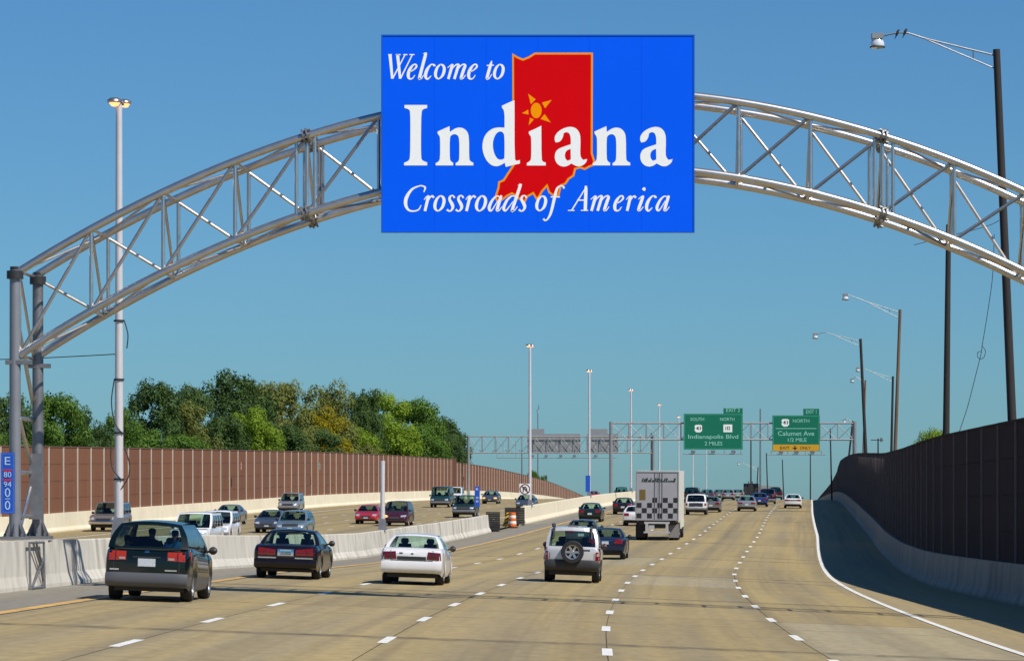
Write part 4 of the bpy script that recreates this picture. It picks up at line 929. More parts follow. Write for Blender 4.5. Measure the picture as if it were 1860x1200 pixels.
        m = len(prof); mb.add(vs, [(k*m+i, k*m+i+1, (k+1)*m+i+1, (k+1)*m+i) for k in range(len(path) - 1) for i in range(m - 1)]); mb.build('bumper', bmt, root, 50)
    for sg in (-1, 1):
        mb = MB(); my, mz = ybf - .42, zbf + .09
        n_ = 10; prof = [(.0, .02), (.03, .075), (.10, .095), (.15, .085), (.17, .05)]
        vs = [(sg * (wb + .03 + .09 + .095 * math.cos(2*math.pi*i/n_)), my + y_, mz + r * math.sin(2*math.pi*i/n_)) for y_, r in prof for i in range(n_)]
        mb.add(vs, [(k*n_+i, k*n_+(i+1) % n_, (k+1)*n_+(i+1) % n_, (k+1)*n_+i) for k in range(len(prof) - 1) for i in range(n_)] + [tuple(range(n_)), tuple(range(len(vs) - n_, len(vs)))])
        mb.tube([(sg * (wb - .03), my + .08, mz - .03), (sg * (wb + .10), my + .08, mz - .01)], .03, 6); mb.build('mirror', S.get('mirror', M_DARK), root, 50)
    for (x0, z0_, x1, z1_) in S.get('seams', []):
        w_ = .009
        q = [(x0 - w_, z0_), (x0 + w_, z0_), (x1 + w_, z1_), (x1 - w_, z1_)] if abs(z1_ - z0_) > abs(x1 - x0) else [(x0, z0_ - w_), (x1, z1_ - w_), (x1, z1_ + w_), (x0, z0_ + w_)]
        decal('panel_seam', q, M_DARK, off=.004, both=False, nx=6, nz=2, skirt=.01)
    return decal, R
def place(root_name, label, cat, v, u, front=False, group=None):
    f = Vector((DX(v), 1, DZ(v))).normalized(); c = (cR(v) if u > 0 else (cL(v) if u > -14.3 else 0)); r = Vector((1, 0, -c)); up = r.cross(f).normalized(); r = f.cross(up).normalized()
    if front: f, r = -f, -r
    t = thing(root_name, label, cat, P(u, v, .012), group); t.matrix_world = Matrix(((r.x, f.x, up.x, t.location.x), (r.y, f.y, up.y, t.location.y), (r.z, f.z, up.z, t.location.z), (0, 0, 0, 1))); return t
R4 = lambda x0, x1, z0, z1: [(x0, z0), (x1, z0), (x1, z1), (x0, z1)]
DKG = mat('grey_cladding', (.17, .175, .19), .5, var=.08); BLKP = mat('black_plastic', (.03, .031, .035), .55)
PLATE = lambda x0, x1, z0, z1: (R4(x0, x1, z0, z1), M_PLATE, 'plate')

def SEDAN(**k):
    d = dict(L=4.85, W=1.82, wr=.32, yr=.98, yf=3.72, bot=.22, top=[(0, .86), (.05, .95), (.25, 1.0), (1.0, 1.02), (3.35, .96), (4.2, .84), (4.65, .72), (4.82, .60), (4.85, .55)],
             cab=(.85, 1.52, 2.75, 3.62, 1.0, .94, 1.38, .66), swin=[(.24, .50), (.53, .84)], seats=(2.3,),
             tail=[(R4(.42, .86, .72, .92), M_RED)], rear=[PLATE(-.16, .16, .56, .70)], head=[([(.48, .58), (.82, .60), (.80, .70), (.48, .72)], M_HEAD)],
             front=[(R4(-.38, .38, .48, .62), M_DARK, 'grille'), (R4(-.6, .6, .26, .38), M_DARK, 'intake'), PLATE(-.15, .15, .40, .49)], bump={})
    d.update(k); return d
def SUV(**k):
    d = dict(L=4.7, W=1.86, wr=.37, yr=.95, yf=3.65, bot=.36, tw=.24, top=[(0, 1.02), (.04, 1.08), (.3, 1.1), (3.2, 1.08), (3.6, 1.06), (4.35, .98), (4.6, .86), (4.7, .74)],
             cab=(.04, .30, 2.6, 3.3, 1.08, 1.06, 1.74, .80), swin=[(.03, .28), (.31, .58), (.61, .86)], seats=(2.2, 1.3), zl=.0,
             tail=[(R4(.74, .90, .80, 1.02), M_RED)], rear=[PLATE(-.16, .16, .62, .76)], head=[(R4(.55, .86, .70, .86), M_HEAD)],
             front=[(R4(-.48, .48, .66, .86), M_DARK, 'grille'), PLATE(-.15, .15, .48, .58)], bump={'rear': (.42, .62, .10, DKG), 'front': (.40, .62, .10, DKG)})
    d.update(k); return d
def VAN(**k):
    d = dict(L=4.9, W=1.9, wr=.33, yr=.95, yf=3.95, bot=.23, top=[(0, 1.0), (.04, 1.1), (.3, 1.14), (3.0, 1.06), (3.95, 1.0), (4.5, .84), (4.8, .66), (4.9, .56)],
             cab=(.02, .45, 2.85, 4.05, 1.12, 1.0, 1.68, .74), swin=[(.03, .30), (.33, .60), (.63, .90)], seats=(3.0, 2.1, 1.2),
             tail=[(R4(.50, .90, .84, 1.06), M_REDO)], rear=[PLATE(-.17, .17, .74, .90)], head=[([(.45, .62), (.84, .66), (.82, .78), (.45, .74)], M_HEAD)],
             front=[(R4(-.36, .36, .50, .64), M_DARK, 'grille'), (R4(-.6, .6, .28, .42), M_DARK, 'intake')], bump={'rear': (.26, .60, .07, DKG)})
    d.update(k); return d

# --- the four near cars
v, u = ground_at(264, 1092); r = place('minivan', 'dark green minivan with grey bumper and orange taillights in the lane by the median', 'minivan', v, u)
car(r, VAN(W=1.88, zl=.48, bul=.055, crown=.06, bow=.14, cab=(.0, .44, 3.0, 4.1, 1.16, 1.0, 1.665, .70), rwin=(.08, .92, .06, .86), top=[(0, .98), (.04, 1.08), (.2, 1.16), (1.0, 1.16), (3.0, 1.06), (3.95, 1.0), (4.5, .84), (4.8, .66), (4.9, .56)],
           tail=[([(.45, .88), (.93, .87), (.92, 1.08), (.45, 1.07)], M_REDO), (R4(.47, .60, .895, .945), mat('reverse_lens', (.42, .30, .28), .2), .02), (R4(.665, .685, .885, 1.065), mat('lens_divider', (.10, .01, .006), .3), .02)], rear=[(R4(-.19, .19, .75, .92), M_PLATE, 'plate'), (R4(-.30, .30, .935, .965), M_DARK, 'plate_trim'), (R4(-.05, .05, 1.05, 1.12), M_CHROME, 'emblem'), (R4(-.80, -.60, .66, .69), M_CHROME, 'badge'), (R4(.40, .66, .66, .69), M_CHROME, 'badge')],
           seams=[(-.70, .62, -.72, .84), (.70, .62, .72, .84), (-.72, 1.07, -.70, 1.15), (.72, 1.07, .70, 1.15)], sglass=M_GLASSD, glass=glass('van_window', (.62, .68, .68)), bump={'rear': (.31, .62, .08, mat('van_bumper', (.085, .09, .105), .5))}), paint('van_green', (.0025, .008, .008), rough=.2), mat('van_lower', (.085, .09, .10), .5))
VANR = r
mb = MB(); mb.box(-.22, .22,   .46, .50, 1.655, 1.70); mb.build('brake_light', mat('dim_red', (.12, .01, .02), .3), r)
v, u = ground_at(517, 1051); r = place('sedan', 'black cherry sedan with wide red taillights and chrome strip', 'sedan', v, u)
car(r, SEDAN(L=5.38, W=1.96, wr=.33, yr=1.12, yf=4.02, top=[(0, .84), (.04, .96), (.2, 1.0), (1.15, 1.02), (3.8, .97), (4.8, .88), (5.2, .76), (5.38, .6)], cab=(.95, 1.72, 2.95, 3.9, 1.0, .96, 1.40, .68), seats=(2.6,),
           hw=[(0, .9), (.05, .95), (.2, .98), (.6, 1.0), (4.6, 1.0), (5.1, .95), (5.3, .88), (5.38, .8)],
           tail=[([(.30, .70), (.94, .70), (.93, .93), (.30, .86)], M_RED), (R4(.34, .90, .775, .79), mat('lens_divider', (.10, .01, .006), .3), .02), (R4(.62, .64, .71, .86), mat('lens_divider', (.10, .01, .006), .3), .02)], rear=[(R4(-.24, .24, .68, .88), M_CHROME, 'plate_surround'), (R4(-.16, .16, .70, .86), mat('plate_teal', (.25, .42, .44), .4, var=.2, scale=30), 'plate'), (R4(-.95, -.28, .60, .635), M_CHROME, 'chrome_strip'), (R4(.28, .95, .60, .635), M_CHROME, 'chrome_strip')], seams=[(-.80, .93, -.78, 1.0), (.80, .93, .78, 1.0), (-.78, .655, .78, .655)], bump={'rear': (.31, .60, .05, paint('black_cherry', (.0065, .003, .0055)))}, glass=glass('clear_window', (.80, .95, .87)), sglass=M_GLASS), paint('black_cherry', (.0065, .003, .0055)))
v, u = ground_at(746, 1062); r = place('sedan', 'white sedan with dark red taillights and a black strip between them', 'sedan', v, u)
WHITE = paint('white', (.74, .74, .76))
car(r, SEDAN(L=5.1, W=1.86, wr=.32, yr=1.02, yf=3.78, top=[(0, .92), (.05, 1.02), (.2, 1.06), (.9, 1.07), (3.5, .97), (4.4, .86), (4.9, .72), (5.1, .58)], cab=(.75, 1.42, 2.75, 3.75, 1.05, .95, 1.41, .68), seats=(2.4,),
           tail=[([(.44, .74), (.86, .72), (.84, .94), (.47, .96)], mat('smoked_red_lens', (.12, .006, .010), .15, coat=.6)), (R4(.60, .62, .75, .93), M_DARK, .02), (R4(.50, .80, .82, .835), mat('lens_divider', (.10, .01, .006), .3), .02)], rear=[(R4(-.42, .42, .72, .82), M_DARK, 'black_strip'), (R4(-.20, .20, .46, .63), M_DARK, 'plate_frame'), (R4(-.16, .16, .49, .60), M_PLATE, 'plate'), (R4(-.36, -.26, .90, .93), M_DARK, 'badge'), (R4(-.02, .05, .89, .92), M_DARK, 'badge'), (R4(-.7, .7, .30, .33), M_DARK, 'valance')], seams=[(-.62, .96, -.60, 1.04), (.62, .96, .60, 1.04), (-.62, .70, .62, .70)], bump={'rear': (.34, .70, .045, WHITE)}, glass=glass('clear_window', (.80, .95, .87)), sglass=M_GLASS), WHITE)
v, u = ground_at(1037, 1058); r = place('suv', 'silver SUV with a spare wheel on its tailgate and dark bumper', 'SUV', v, u)
SILV = paint('silver', (.60, .60, .61), metal=.25)
car(r, SUV(L=4.45, W=1.84, zl=.70, cab=(.05, .33, 2.5, 3.2, 1.14, 1.08, 1.74, .78), rwin=(.06, .94, .06, .82), top=[(0, 1.06), (.03, 1.12), (.3, 1.15), (3.1, 1.1), (3.5, 1.08), (4.2, 1.0), (4.4, .86), (4.45, .76)], tail=[([(.76, .72), (.92, .72), (.91, 1.12), (.78, 1.12)], M_RED), (R4(.80, .88, .86, .94), mat('reverse_lens', (.42, .30, .28), .2), .02)],
           rear=[(R4(-.62, -.32, .50, .68), mat('plate_teal', (.25, .42, .44), .4, var=.2, scale=30), 'plate'), (R4(.30, .58, 1.03, 1.07), M_DARK, 'handle'), (R4(-.9, .9, .36, .74), BLKP, 'lower_gate')][:2], bump={'rear': (.38, .74, .10, BLKP)}, seams=[(-.72, .75, -.72, 1.13), (.72, .75, .72, 1.13)], glass=glass('suv_window', (.62, .78, .70)), sglass=M_GLASSD, mirror=mat('mirror_brown', (.06, .03, .03), .4)), SILV, BLKP)
ty = link('spare_wheel', ME_TYRE, r, (.02, -.16, .98), (0, 0, -math.pi / 2), (.22, .37, .37)); link('rim', ME_RIM, ty)
for sg in (-1, 1):
    mb = MB(); mb.tube([(sg * .66, .45, 1.78), (sg * .67, .55, 1.86), (sg * .67, 2.3, 1.86), (sg * .66, 2.4, 1.78)], .03, 6); mb.build('roof_rail', M_DARK, r)
    mb = MB(); mb.tube([(sg * .62, .10, 1.40), (sg * .60, .34, 1.82)], .035, 6); mb.build('pillar_trim', M_DARK, r)
mb = MB(); mb.box(-.16, .16, .34, .40, 1.74, 1.81); mb.build('brake_light', mat('dim_red', (.12, .01, .02), .3), r)
mb = MB(); mb.box(-.45, .45, .42, .50, 1.82, 1.84); mb.build('roof_bar', M_STEEL, r)
# people in the minivan
def person(root, x, y, z, shirt, hairc, label, tall=1.0):
    M = root.matrix_world; t0 = M @ Vector((x, y, z))
    bm_ = bpy.data.meshes.new('p'); sk = [(0, 0, 0, .15), (0, .02, .18, .15), (0, 0, .38, .17), (0, 0, .50, .075), (0, .015, .58, .06), (0, .02, .66, .095), (0, .02, .76, .095), (.19, 0, .44, .07), (.25, .06, .18, .05), (.2, .28, .10, .04), (.16, .36, .16, .035), (-.19, 0, .44, .07), (-.25, .06, .18, .05), (-.2, .28, .10, .04), (-.16, .36, .16, .035), (.1, .05, -.03, .09), (.12, .42, .02, .075), (.12, .46, -.38, .05), (.12, .56, -.42, .04), (-.1, .05, -.03, .09), (-.12, .42, .02, .075), (-.12, .46, -.38, .05), (-.12, .56, -.42, .04)]
    ed = [(0, 1), (1, 2), (2, 3), (3, 4), (4, 5), (5, 6), (2, 7), (7, 8), (8, 9), (9, 10), (2, 11), (11, 12), (12, 13), (13, 14), (0, 15), (15, 16), (16, 17), (17, 18), (0, 19), (19, 20), (20, 21), (21, 22)]
    bm_.from_pydata([(a * 1.0, b, c * tall) for a, b, c, _ in sk], ed, []); ob = bpy.data.objects.new('tmp', bm_); COL.objects.link(ob)
    md = ob.modifiers.new('skin', 'SKIN'); sub = ob.modifiers.new('sub', 'SUBSURF'); sub.levels = 2; sub.render_levels = 2
    for i, q in enumerate(sk): bm_.skin_vertices[0].data[i].radius = (q[3], q[3])
    bm_.skin_vertices[0].data[0].use_root = True
    dg = bpy.context.evaluated_depsgraph_get(); me = bpy.data.meshes.new_from_object(ob.evaluated_get(dg)); bpy.data.objects.remove(ob)
    me.materials.clear()
    for m in (shirt, mat('skin_tone', (.36, .20, .14), .6), hairc, mat('trousers', (.03, .035, .05), .9)): me.materials.append(m)
    for p in me.polygons:
        c = p.center; p.use_smooth = True
        p.material_index = 0 if .0 < c.z < .52 * tall and not (c.y > .2) else (2 if c.z > .70 * tall or (c.z > .62 * tall and c.y < .04) else (1 if c.z >= .52 * tall or c.z > .05 else 3))
    o = link('person', me); o.matrix_world = Matrix.Translation(t0) @ M.to_3x3().to_4x4(); o.scale = (1, 1, 1); tag(o, label, 'person', 'people riding in the minivan'); return o
person(VANR, .46, 1.05, .80, mat('blue_shirt', (.10, .52, .85), .8), mat('hair_dark', (.015, .012, .01), .7), 'passenger in a light blue shirt in the rear of the green minivan')
person(VANR, -.12, 1.6, .82, mat('black_shirt', (.015, .015, .02), .9), mat('hair_dark', (.015, .012, .01), .7), 'passenger in dark clothes in the middle of the green minivan')
person(VANR, -.58, 1.05, .66, mat('white_shirt', (.55, .55, .58), .8), mat('hair_dark', (.015, .012, .01), .7), 'passenger in a pale shirt at the left of the green minivan')

# --- the box truck
v, u = ground_at(1193, 981); r = place('box_truck', 'white box truck with a black checkered band across its rear doors', 'truck', v, u)
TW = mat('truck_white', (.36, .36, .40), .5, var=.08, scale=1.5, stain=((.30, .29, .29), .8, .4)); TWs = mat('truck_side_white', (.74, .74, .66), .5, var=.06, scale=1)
w = 1.29; z0, z1, TLn = 1.18, 4.10, 8.2
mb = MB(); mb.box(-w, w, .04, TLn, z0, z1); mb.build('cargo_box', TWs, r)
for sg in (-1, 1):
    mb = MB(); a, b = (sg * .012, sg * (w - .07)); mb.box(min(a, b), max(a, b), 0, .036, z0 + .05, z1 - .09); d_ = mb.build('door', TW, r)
    for x in (.14, .30):
        if sg < 0 and x > .2: continue
        mb = MB(); mb.tube([(sg * x, -.02, z0 + .05), (sg * x, -.02, z1 - .1)], .018, 6); mb.build('lock_rod', M_STEELD, d_)
mb = MB()
for (a, b, c, d) in ((-w, -w + .06, z0, z1), (w - .06, w, z0, z1), (-w + .06, w - .06, z1 - .08, z1), (-w + .06, w - .06, z0, z0 + .045)): mb.box(a, b, -.03, .04, c, d)
mb.build('door_frame', mat('truck_frame', (.34, .33, .34), .5), r)
sq = .292; cols = 8
for row in range(4):
    for c in range(cols):
        if (row + c) % 2 == (1 if row % 2 == 0 else 1): continue
        x = -w + .08 + c * .31; zz = 1.30 + row * .31
        if row == 3 and c < 3: continue
        mb = MB(); mb.box(x, x + sq, -.006, -.001, zz, zz + sq); mb.build('black_square', M_TEXTK, r)
random.seed(21)
mb = MB(); x = -w + .36
for k in range(17):       # illegible slanted script
    hh = random.choice((.10, .13, .19, .24)) if 0 < k < 16 else .24; ww = random.uniform(.07, .12)
    mb.add([(x, -.008, 3.44), (x + ww, -.008, 3.44), (x + ww + .07, -.008, 3.44 + hh), (x + .07, -.008, 3.44 + hh)], [(0, 1, 2, 3)]); x += ww + random.uniform(.015, .03)
mb.build('script_marking', mat('script_green', (.015, .035, .03), .5), r)
mb = MB(); mb.box(-w + .24, -w + .60, -.008, -.001, 2.38, 3.0); mb.build('placard', mat('placard_brown', (.17, .12, .03), .5, var=.3, scale=12), r)
mb = MB(); mb.box(-.75, .75, -.05, .05, .98, 1.10); mb.box(-.68, -.52, -.05, .05, .52, .98); mb.box(.52, .68, -.05, .05, .52, .98); mb.box(-.78, .78, -.06, .05, .42, .52); mb.build('underride_guard', mat('guard_grey', (.42, .42, .44), .5), r)
mb = MB(); mb.box(-.5, -.15, .0, .3, .68, .92); mb.build('lamp_box', mat('guard_grey', (.42, .42, .44), .5), r)
mb = MB(); mb.box(-.55, .55, .3, 8.5, .75, 1.17); mb.box(-1.1, 1.1, .35, .6, .9, 1.17); mb.build('chassis', M_DARK, r)
for sg in (-1, 1):
    for k in (0, 1):
        for y in (1.2, 2.5): t_ = link('wheel', ME_TYRE, r, (sg * (1.13 - .31 * k), y, .52), (0, 0, 0 if sg > 0 else math.pi), (.27, .52, .52)); link('rim', ME_RIM, t_)
    t_ = link('wheel', ME_TYRE, r, (sg * 1.1, 9.2, .52), (0, 0, 0 if sg > 0 else math.pi), (.27, .52, .52)); link('rim', ME_RIM, t_)
    mb = MB(); mb.box(sg * .98 - .3, sg * .98 + .3, .42, .44, .16, .95); mb.build('mud_flap', M_BLACK if sg < 0 else mat('grey_flap', (.22, .21, .21), .7), r)
    mb = MB(); mb.box(sg * w - .02, sg * w + .02, 2.9, 8.2, .7, 1.16); mb.build('side_skirt', TWs, r)
mb = MB(); mb.prism([(8.45, .55), (10.6, .55), (10.6, 1.5), (10.1, 1.7), (9.8, 2.75), (8.45, 2.85)], -1.15, 1.15, lambda a, b, c: (c, a, b)); mb.build('cab', TWs, r)
# --- traffic ahead
def quick(px, py, spec, pm, name, label, cat, s=None, front=False, lower=None, group=None):
    if s is None: v, u = ground_at(px, py)
    else: v = F / s; u = (px - 930) / s - XC(v)
    r = place(name, label, cat, v, u, front, group); car_root = r
    if front:     # the front bumper, not the rear, is at the measured point
        r.matrix_world = r.matrix_world @ Matrix.Translation(Vector((0, -spec['L'], 0)))
    car(r, spec, pm, lower); return r
NAVY = paint('navy', (.008, .016, .045)); BLK = paint('black', (.010, .010, .014)); GREY = paint('grey', (.19, .185, .19), metal=.4); SIL2 = paint('silver_car', (.36, .37, .39), metal=.5); BLUE = paint('blue', (.012, .04, .16)); TEAL = paint('teal', (.008, .04, .05)); LBLUE = paint('ice_blue', (.22, .31, .36), metal=.5); RED = paint('red', (.42, .012, .02)); MAR = paint('maroon', (.05, .010, .018)); BEI = paint('beige', (.20, .17, .15), metal=.3); GRB = paint('bronze', (.17, .15, .135), metal=.4); DGRN = paint('dark_green', (.012, .03, .03)); SLATE = paint('slate', (.07, .085, .12), metal=.3)
quick(1099, 1016, SEDAN(W=1.86, rear=[PLATE(-.16, .16, .70, .84), (R4(-.36, .36, .86, .885), M_CHROME, 'chrome_strip')], tail=[([(.40, .72), (.90, .72), (.88, .96), (.46, .92)], M_RED)]), NAVY, 'sedan', 'dark blue sedan just right of the silver SUV', 'sedan')
quick(1055, 991, SEDAN(), SLATE, 'sedan', 'slate blue sedan whose roof shows over the silver SUV', 'sedan', s=33.5)
quick(1071, 948, SEDAN(W=1.8), paint('green_black', (.008, .018, .02)), 'sedan', 'dark green sedan beside the median, past the silver SUV', 'sedan')
quick(1131, 934, SEDAN(W=1.85), BLK, 'sedan', 'black sedan beside the median, next to the truck', 'sedan')
quick(1153, 955, SEDAN(), WHITE, 'sedan', 'white sedan half hidden by the checkered truck', 'sedan')
quick(1264, 921, SUV(W=1.9, zl=.6, glass=M_GLASSD, rear=[PLATE(-.15, .15, .6, .75), (R4(-.6, .6, .72, 1.05), BLKP, 'gate_panel')]), WHITE, 'suv', 'white SUV with a dark tailgate just right of the truck', 'SUV', s=21, lower=BLKP)
quick(1257, 900, SUV(W=1.95, glass=M_GLASSD), BLK, 'suv', 'dark SUV ahead of the white SUV by the truck', 'SUV', s=15.5)
quick(1284, 910, SEDAN(), SLATE, 'sedan', 'slate sedan behind the grey sedan right of the truck', 'sedan', s=14)
quick(1291, 928, SEDAN(), GREY, 'sedan', 'grey sedan right of the truck with a glinting corner', 'sedan', s=20)
quick(1356, 932, SEDAN(tail=[(R4(.40, .88, .70, .84), M_RED)]), SIL2, 'sedan', 'silver sedan between the grey sedan and the white sedan', 'sedan', s=19.5)
quick(1379, 920, SEDAN(), BLUE, 'sedan', 'blue sedan tucked behind the silver sedan', 'sedan', s=17.5)
quick(1394, 913, VAN(glass=M_GLASSD), NAVY, 'minivan', 'navy minivan ahead of the blue sedan', 'minivan', s=16)
quick(1440, 923, SEDAN(W=1.85, tail=[(R4(.45, .88, .74, .90), M_RED)], rear=[(R4(-.45, .45, .76, .86), M_DARK, 'black_strip')]), WHITE, 'sedan', 'white sedan alone in the right lane near the crest', 'sedan', s=18)
quick(1322, 907, SEDAN(), SIL2, 'sedan', 'silver sedan near the crest, left of the pair', 'sedan', s=13.8)
quick(1340, 906, SEDAN(), paint('pale_green_grey', (.30, .33, .30), metal=.3), 'sedan', 'pale grey sedan near the crest, left of the dark tow truck', 'sedan', s=13.2)
quick(1409, 908, SUV(glass=M_GLASSD), MAR, 'suv', 'maroon SUV at the crest right of the navy minivan', 'SUV', s=13.0)
quick(1306, 906, SEDAN(), GREY, 'sedan', 'grey sedan on the crest farthest left of the far cars', 'sedan', s=12.4)
# far dark tow truck and grey box truck at the crest
s = 13.0; v = F / s; r = place('tow_truck', 'dark truck with an uneven load near the crest', 'truck', v, (1363 - 930) / s - XC(v))
mb = MB(); mb.box(-1.15, 1.15, 0, 4.5, .7, 1.0); mb.build('bed', M_DARK, r)
for q in ((-1.05, -.3, 1.0, 1.9), (-.35, .45, 1.0, 2.2), (.5, 1.1, 1.0, 1.7)): mb = MB(); mb.prism([(q[0], q[2]), (q[1], q[2]), (q[1] - .1, q[3] - .2), ((q[0] + q[1]) / 2, q[3]), (q[0] + .08, q[3] - .3)], .3, 3.0, lambda a, b, c: (a, c, b)); mb.build('load', BLKP, r)
mb = MB(); mb.prism([(4.6, .6), (6.6, .6), (6.6, 1.3), (6.2, 1.5), (5.8, 2.2), (4.6, 2.25)], -1.05, 1.05, lambda a, b, c: (c, a, b)); mb.build('cab', BLK, r)
for sg in (-1, 1):
    for y in (.9, 5.7): t_ = link('wheel', ME_TYRE, r, (sg * 1.0, y, .45), (0, 0, 0 if sg > 0 else math.pi), (.28, .45, .45)); link('rim', ME_RIM, t_)
    mb = MB(); mb.tube([(sg * .3, .5, 1.0), (sg * .25, .4, 2.55)], .07, 6); mb.build('boom', M_DARK, r)
s = 10.0; v = F / s; r = place('box_truck', 'low grey box truck going over the crest', 'truck', v, (1386 - 930) / s - XC(v))
mb = MB(); mb.box(-1.25, 1.25, 0, 6, 1.1, 2.9); mb.build('cargo_box', mat('truck_grey', (.28, .27, .27), .6), r)
mb = MB(); mb.prism([(6.1, .5), (8.1, .5), (8.1, 1.5), (7.4, 2.5), (6.1, 2.6)], -1.1, 1.1, lambda a, b, c: (c, a, b)); mb.build('cab', WHITE, r)
mb = MB(); mb.box(-1.2, 1.2, -.05, .05, .6, 1.09); mb.build('tail_gate', M_DARK, r)
for sg in (-1, 1):
    for y in (1.2, 7.0): t_ = link('wheel', ME_TYRE, r, (sg * 1.05, y, .48), (0, 0, 0 if sg > 0 else math.pi), (.28, .48, .48)); link('rim', ME_RIM, t_)
# --- oncoming traffic beyond the median
FR = dict(front=True)
quick(187, 974, SUV(L=5.2, W=2.0, yf=4.1, cab=(.04, .3, 2.9, 3.6, 1.12, 1.1, 1.86, .82), top=[(0, 1.02), (.04, 1.08), (.3, 1.12), (3.5, 1.1), (4.1, 1.10), (4.95, 1.04), (5.15, .9), (5.2, .78)], bump={'front': (.46, .70, .10, M_CHROME)}, head=[(R4(.60, .92, .76, .92), M_HEAD)]), BEI, 'suv', 'beige full-size SUV oncoming behind the cable-wrapped pole', 'SUV', s=27.7, **FR)
r = quick(340, 974, SUV(L=5.5, W=2.02, yf=4.3, yr=1.1, cab=(.04, .22, 3.2, 3.95, 1.16, 1.14, 1.88, .84), swin=[(.02, .22), (.25, .48), (.51, .70), (.73, .90)], top=[(0, 1.1), (.04, 1.14), (.3, 1.16), (3.8, 1.14), (4.4, 1.14), (5.25, 1.08), (5.45, .94), (5.5, .8)], head=[(R4(.62, .94, .78, .96), M_HEAD)]), WHITE, 'suv', 'big white SUV oncoming, its bonnet behind the green minivan', 'SUV', s=36.5, **FR)
quick(383, 966, SUV(L=4.9, W=1.95), WHITE, 'suv', 'second white SUV following close behind the big white SUV', 'SUV', s=32.5, **FR)
quick(409, 950, SEDAN(W=1.84), GRB, 'sedan', 'bronze grey sedan oncoming beside the cream wall barrier', 'sedan', s=25.2, **FR)
quick(484, 958, SEDAN(W=1.8), SLATE, 'sedan', 'slate grey sedan oncoming left of the pale blue wagon', 'sedan', s=28.2, **FR)
quick(522, 934, SUV(), SIL2, 'suv', 'silver SUV oncoming behind the slate sedan and blue wagon', 'SUV', s=20.5, **FR)
quick(526, 972, SUV(W=1.86, L=4.8, bot=.25, wr=.33, top=[(0, .98), (.04, 1.04), (.3, 1.06), (3.2, 1.02), (3.7, .98), (4.4, .84), (4.7, .72), (4.8, .6)], cab=(.05, .6, 2.8, 3.7, 1.02, .98, 1.55, .76), bump={}, head=[(R4(.5, .84, .62, .74), M_HEAD)]), LBLUE, 'station_wagon', 'pale blue wagon oncoming above the black cherry sedan roof', 'wagon', s=30, **FR)
quick(664, 948, SEDAN(L=4.6, W=1.76, yf=3.5, top=[(0, .86), (.05, .94), (.25, .98), (1.0, 1.0), (3.2, .90), (4.1, .76), (4.45, .64), (4.6, .52)], cab=(.8, 1.5, 2.5, 3.4, .97, .89, 1.32, .66)), RED, 'sedan', 'red coupe oncoming left of the maroon minivan', 'car', s=24.8, **FR)
r = quick(716, 951, VAN(), MAR, 'minivan', 'dark maroon minivan oncoming behind the pole stub', 'minivan', s=25.6, **FR)
mb = MB(); mb.lathe([(0, .06), (.09, .04), (.11, 0)], (.62, 4.83, .68), axis='y', n=12); mb.build('turn_lamp', M_AMBER, r)
quick(798, 921, SUV(L=5.2, W=2.0, yf=4.3, bot=.3, cab=(.03, .12, 3.6, 4.4, 1.15, 1.1, 2.02, .86), top=[(0, 1.1), (.04, 1.14), (.3, 1.15), (4.3, 1.1), (4.5, 1.08), (5.0, .98), (5.15, .86), (5.2, .74)]), TEAL, 'van', 'dark teal full-size van oncoming in the far lane', 'van', s=18.2, **FR)
quick(822, 911, SUV(L=5.0, W=2.0), WHITE, 'suv', 'white vehicle half hidden behind the dark teal van', 'SUV', s=15.5, **FR)
quick(841, 937, SUV(W=1.9), DGRN, 'suv', 'dark green SUV oncoming above the median barrier end', 'SUV', s=22.3, **FR)
r = quick(889, 907, SEDAN(W=1.85, head=[(R4(.5, .86, .56, .70), M_AMBER)]), SLATE, 'sedan', 'dark sedan oncoming with both amber lamps lit', 'sedan', s=16.3, **FR)
quick(953, 921, SEDAN(W=1.85), SLATE, 'sedan', 'slate blue sedan oncoming behind the no-U-turn sign', 'sedan', s=19.3, **FR)
quick(1077, 899, SEDAN(), RED, 'sedan', 'red car oncoming at the crest beside the blue marker', 'car', s=11.0, **FR)
quick(1127, 895, SUV(W=1.95), DGRN, 'suv', 'dark SUV oncoming at the crest right of the gantry upright', 'SUV', s=12.0, **FR)
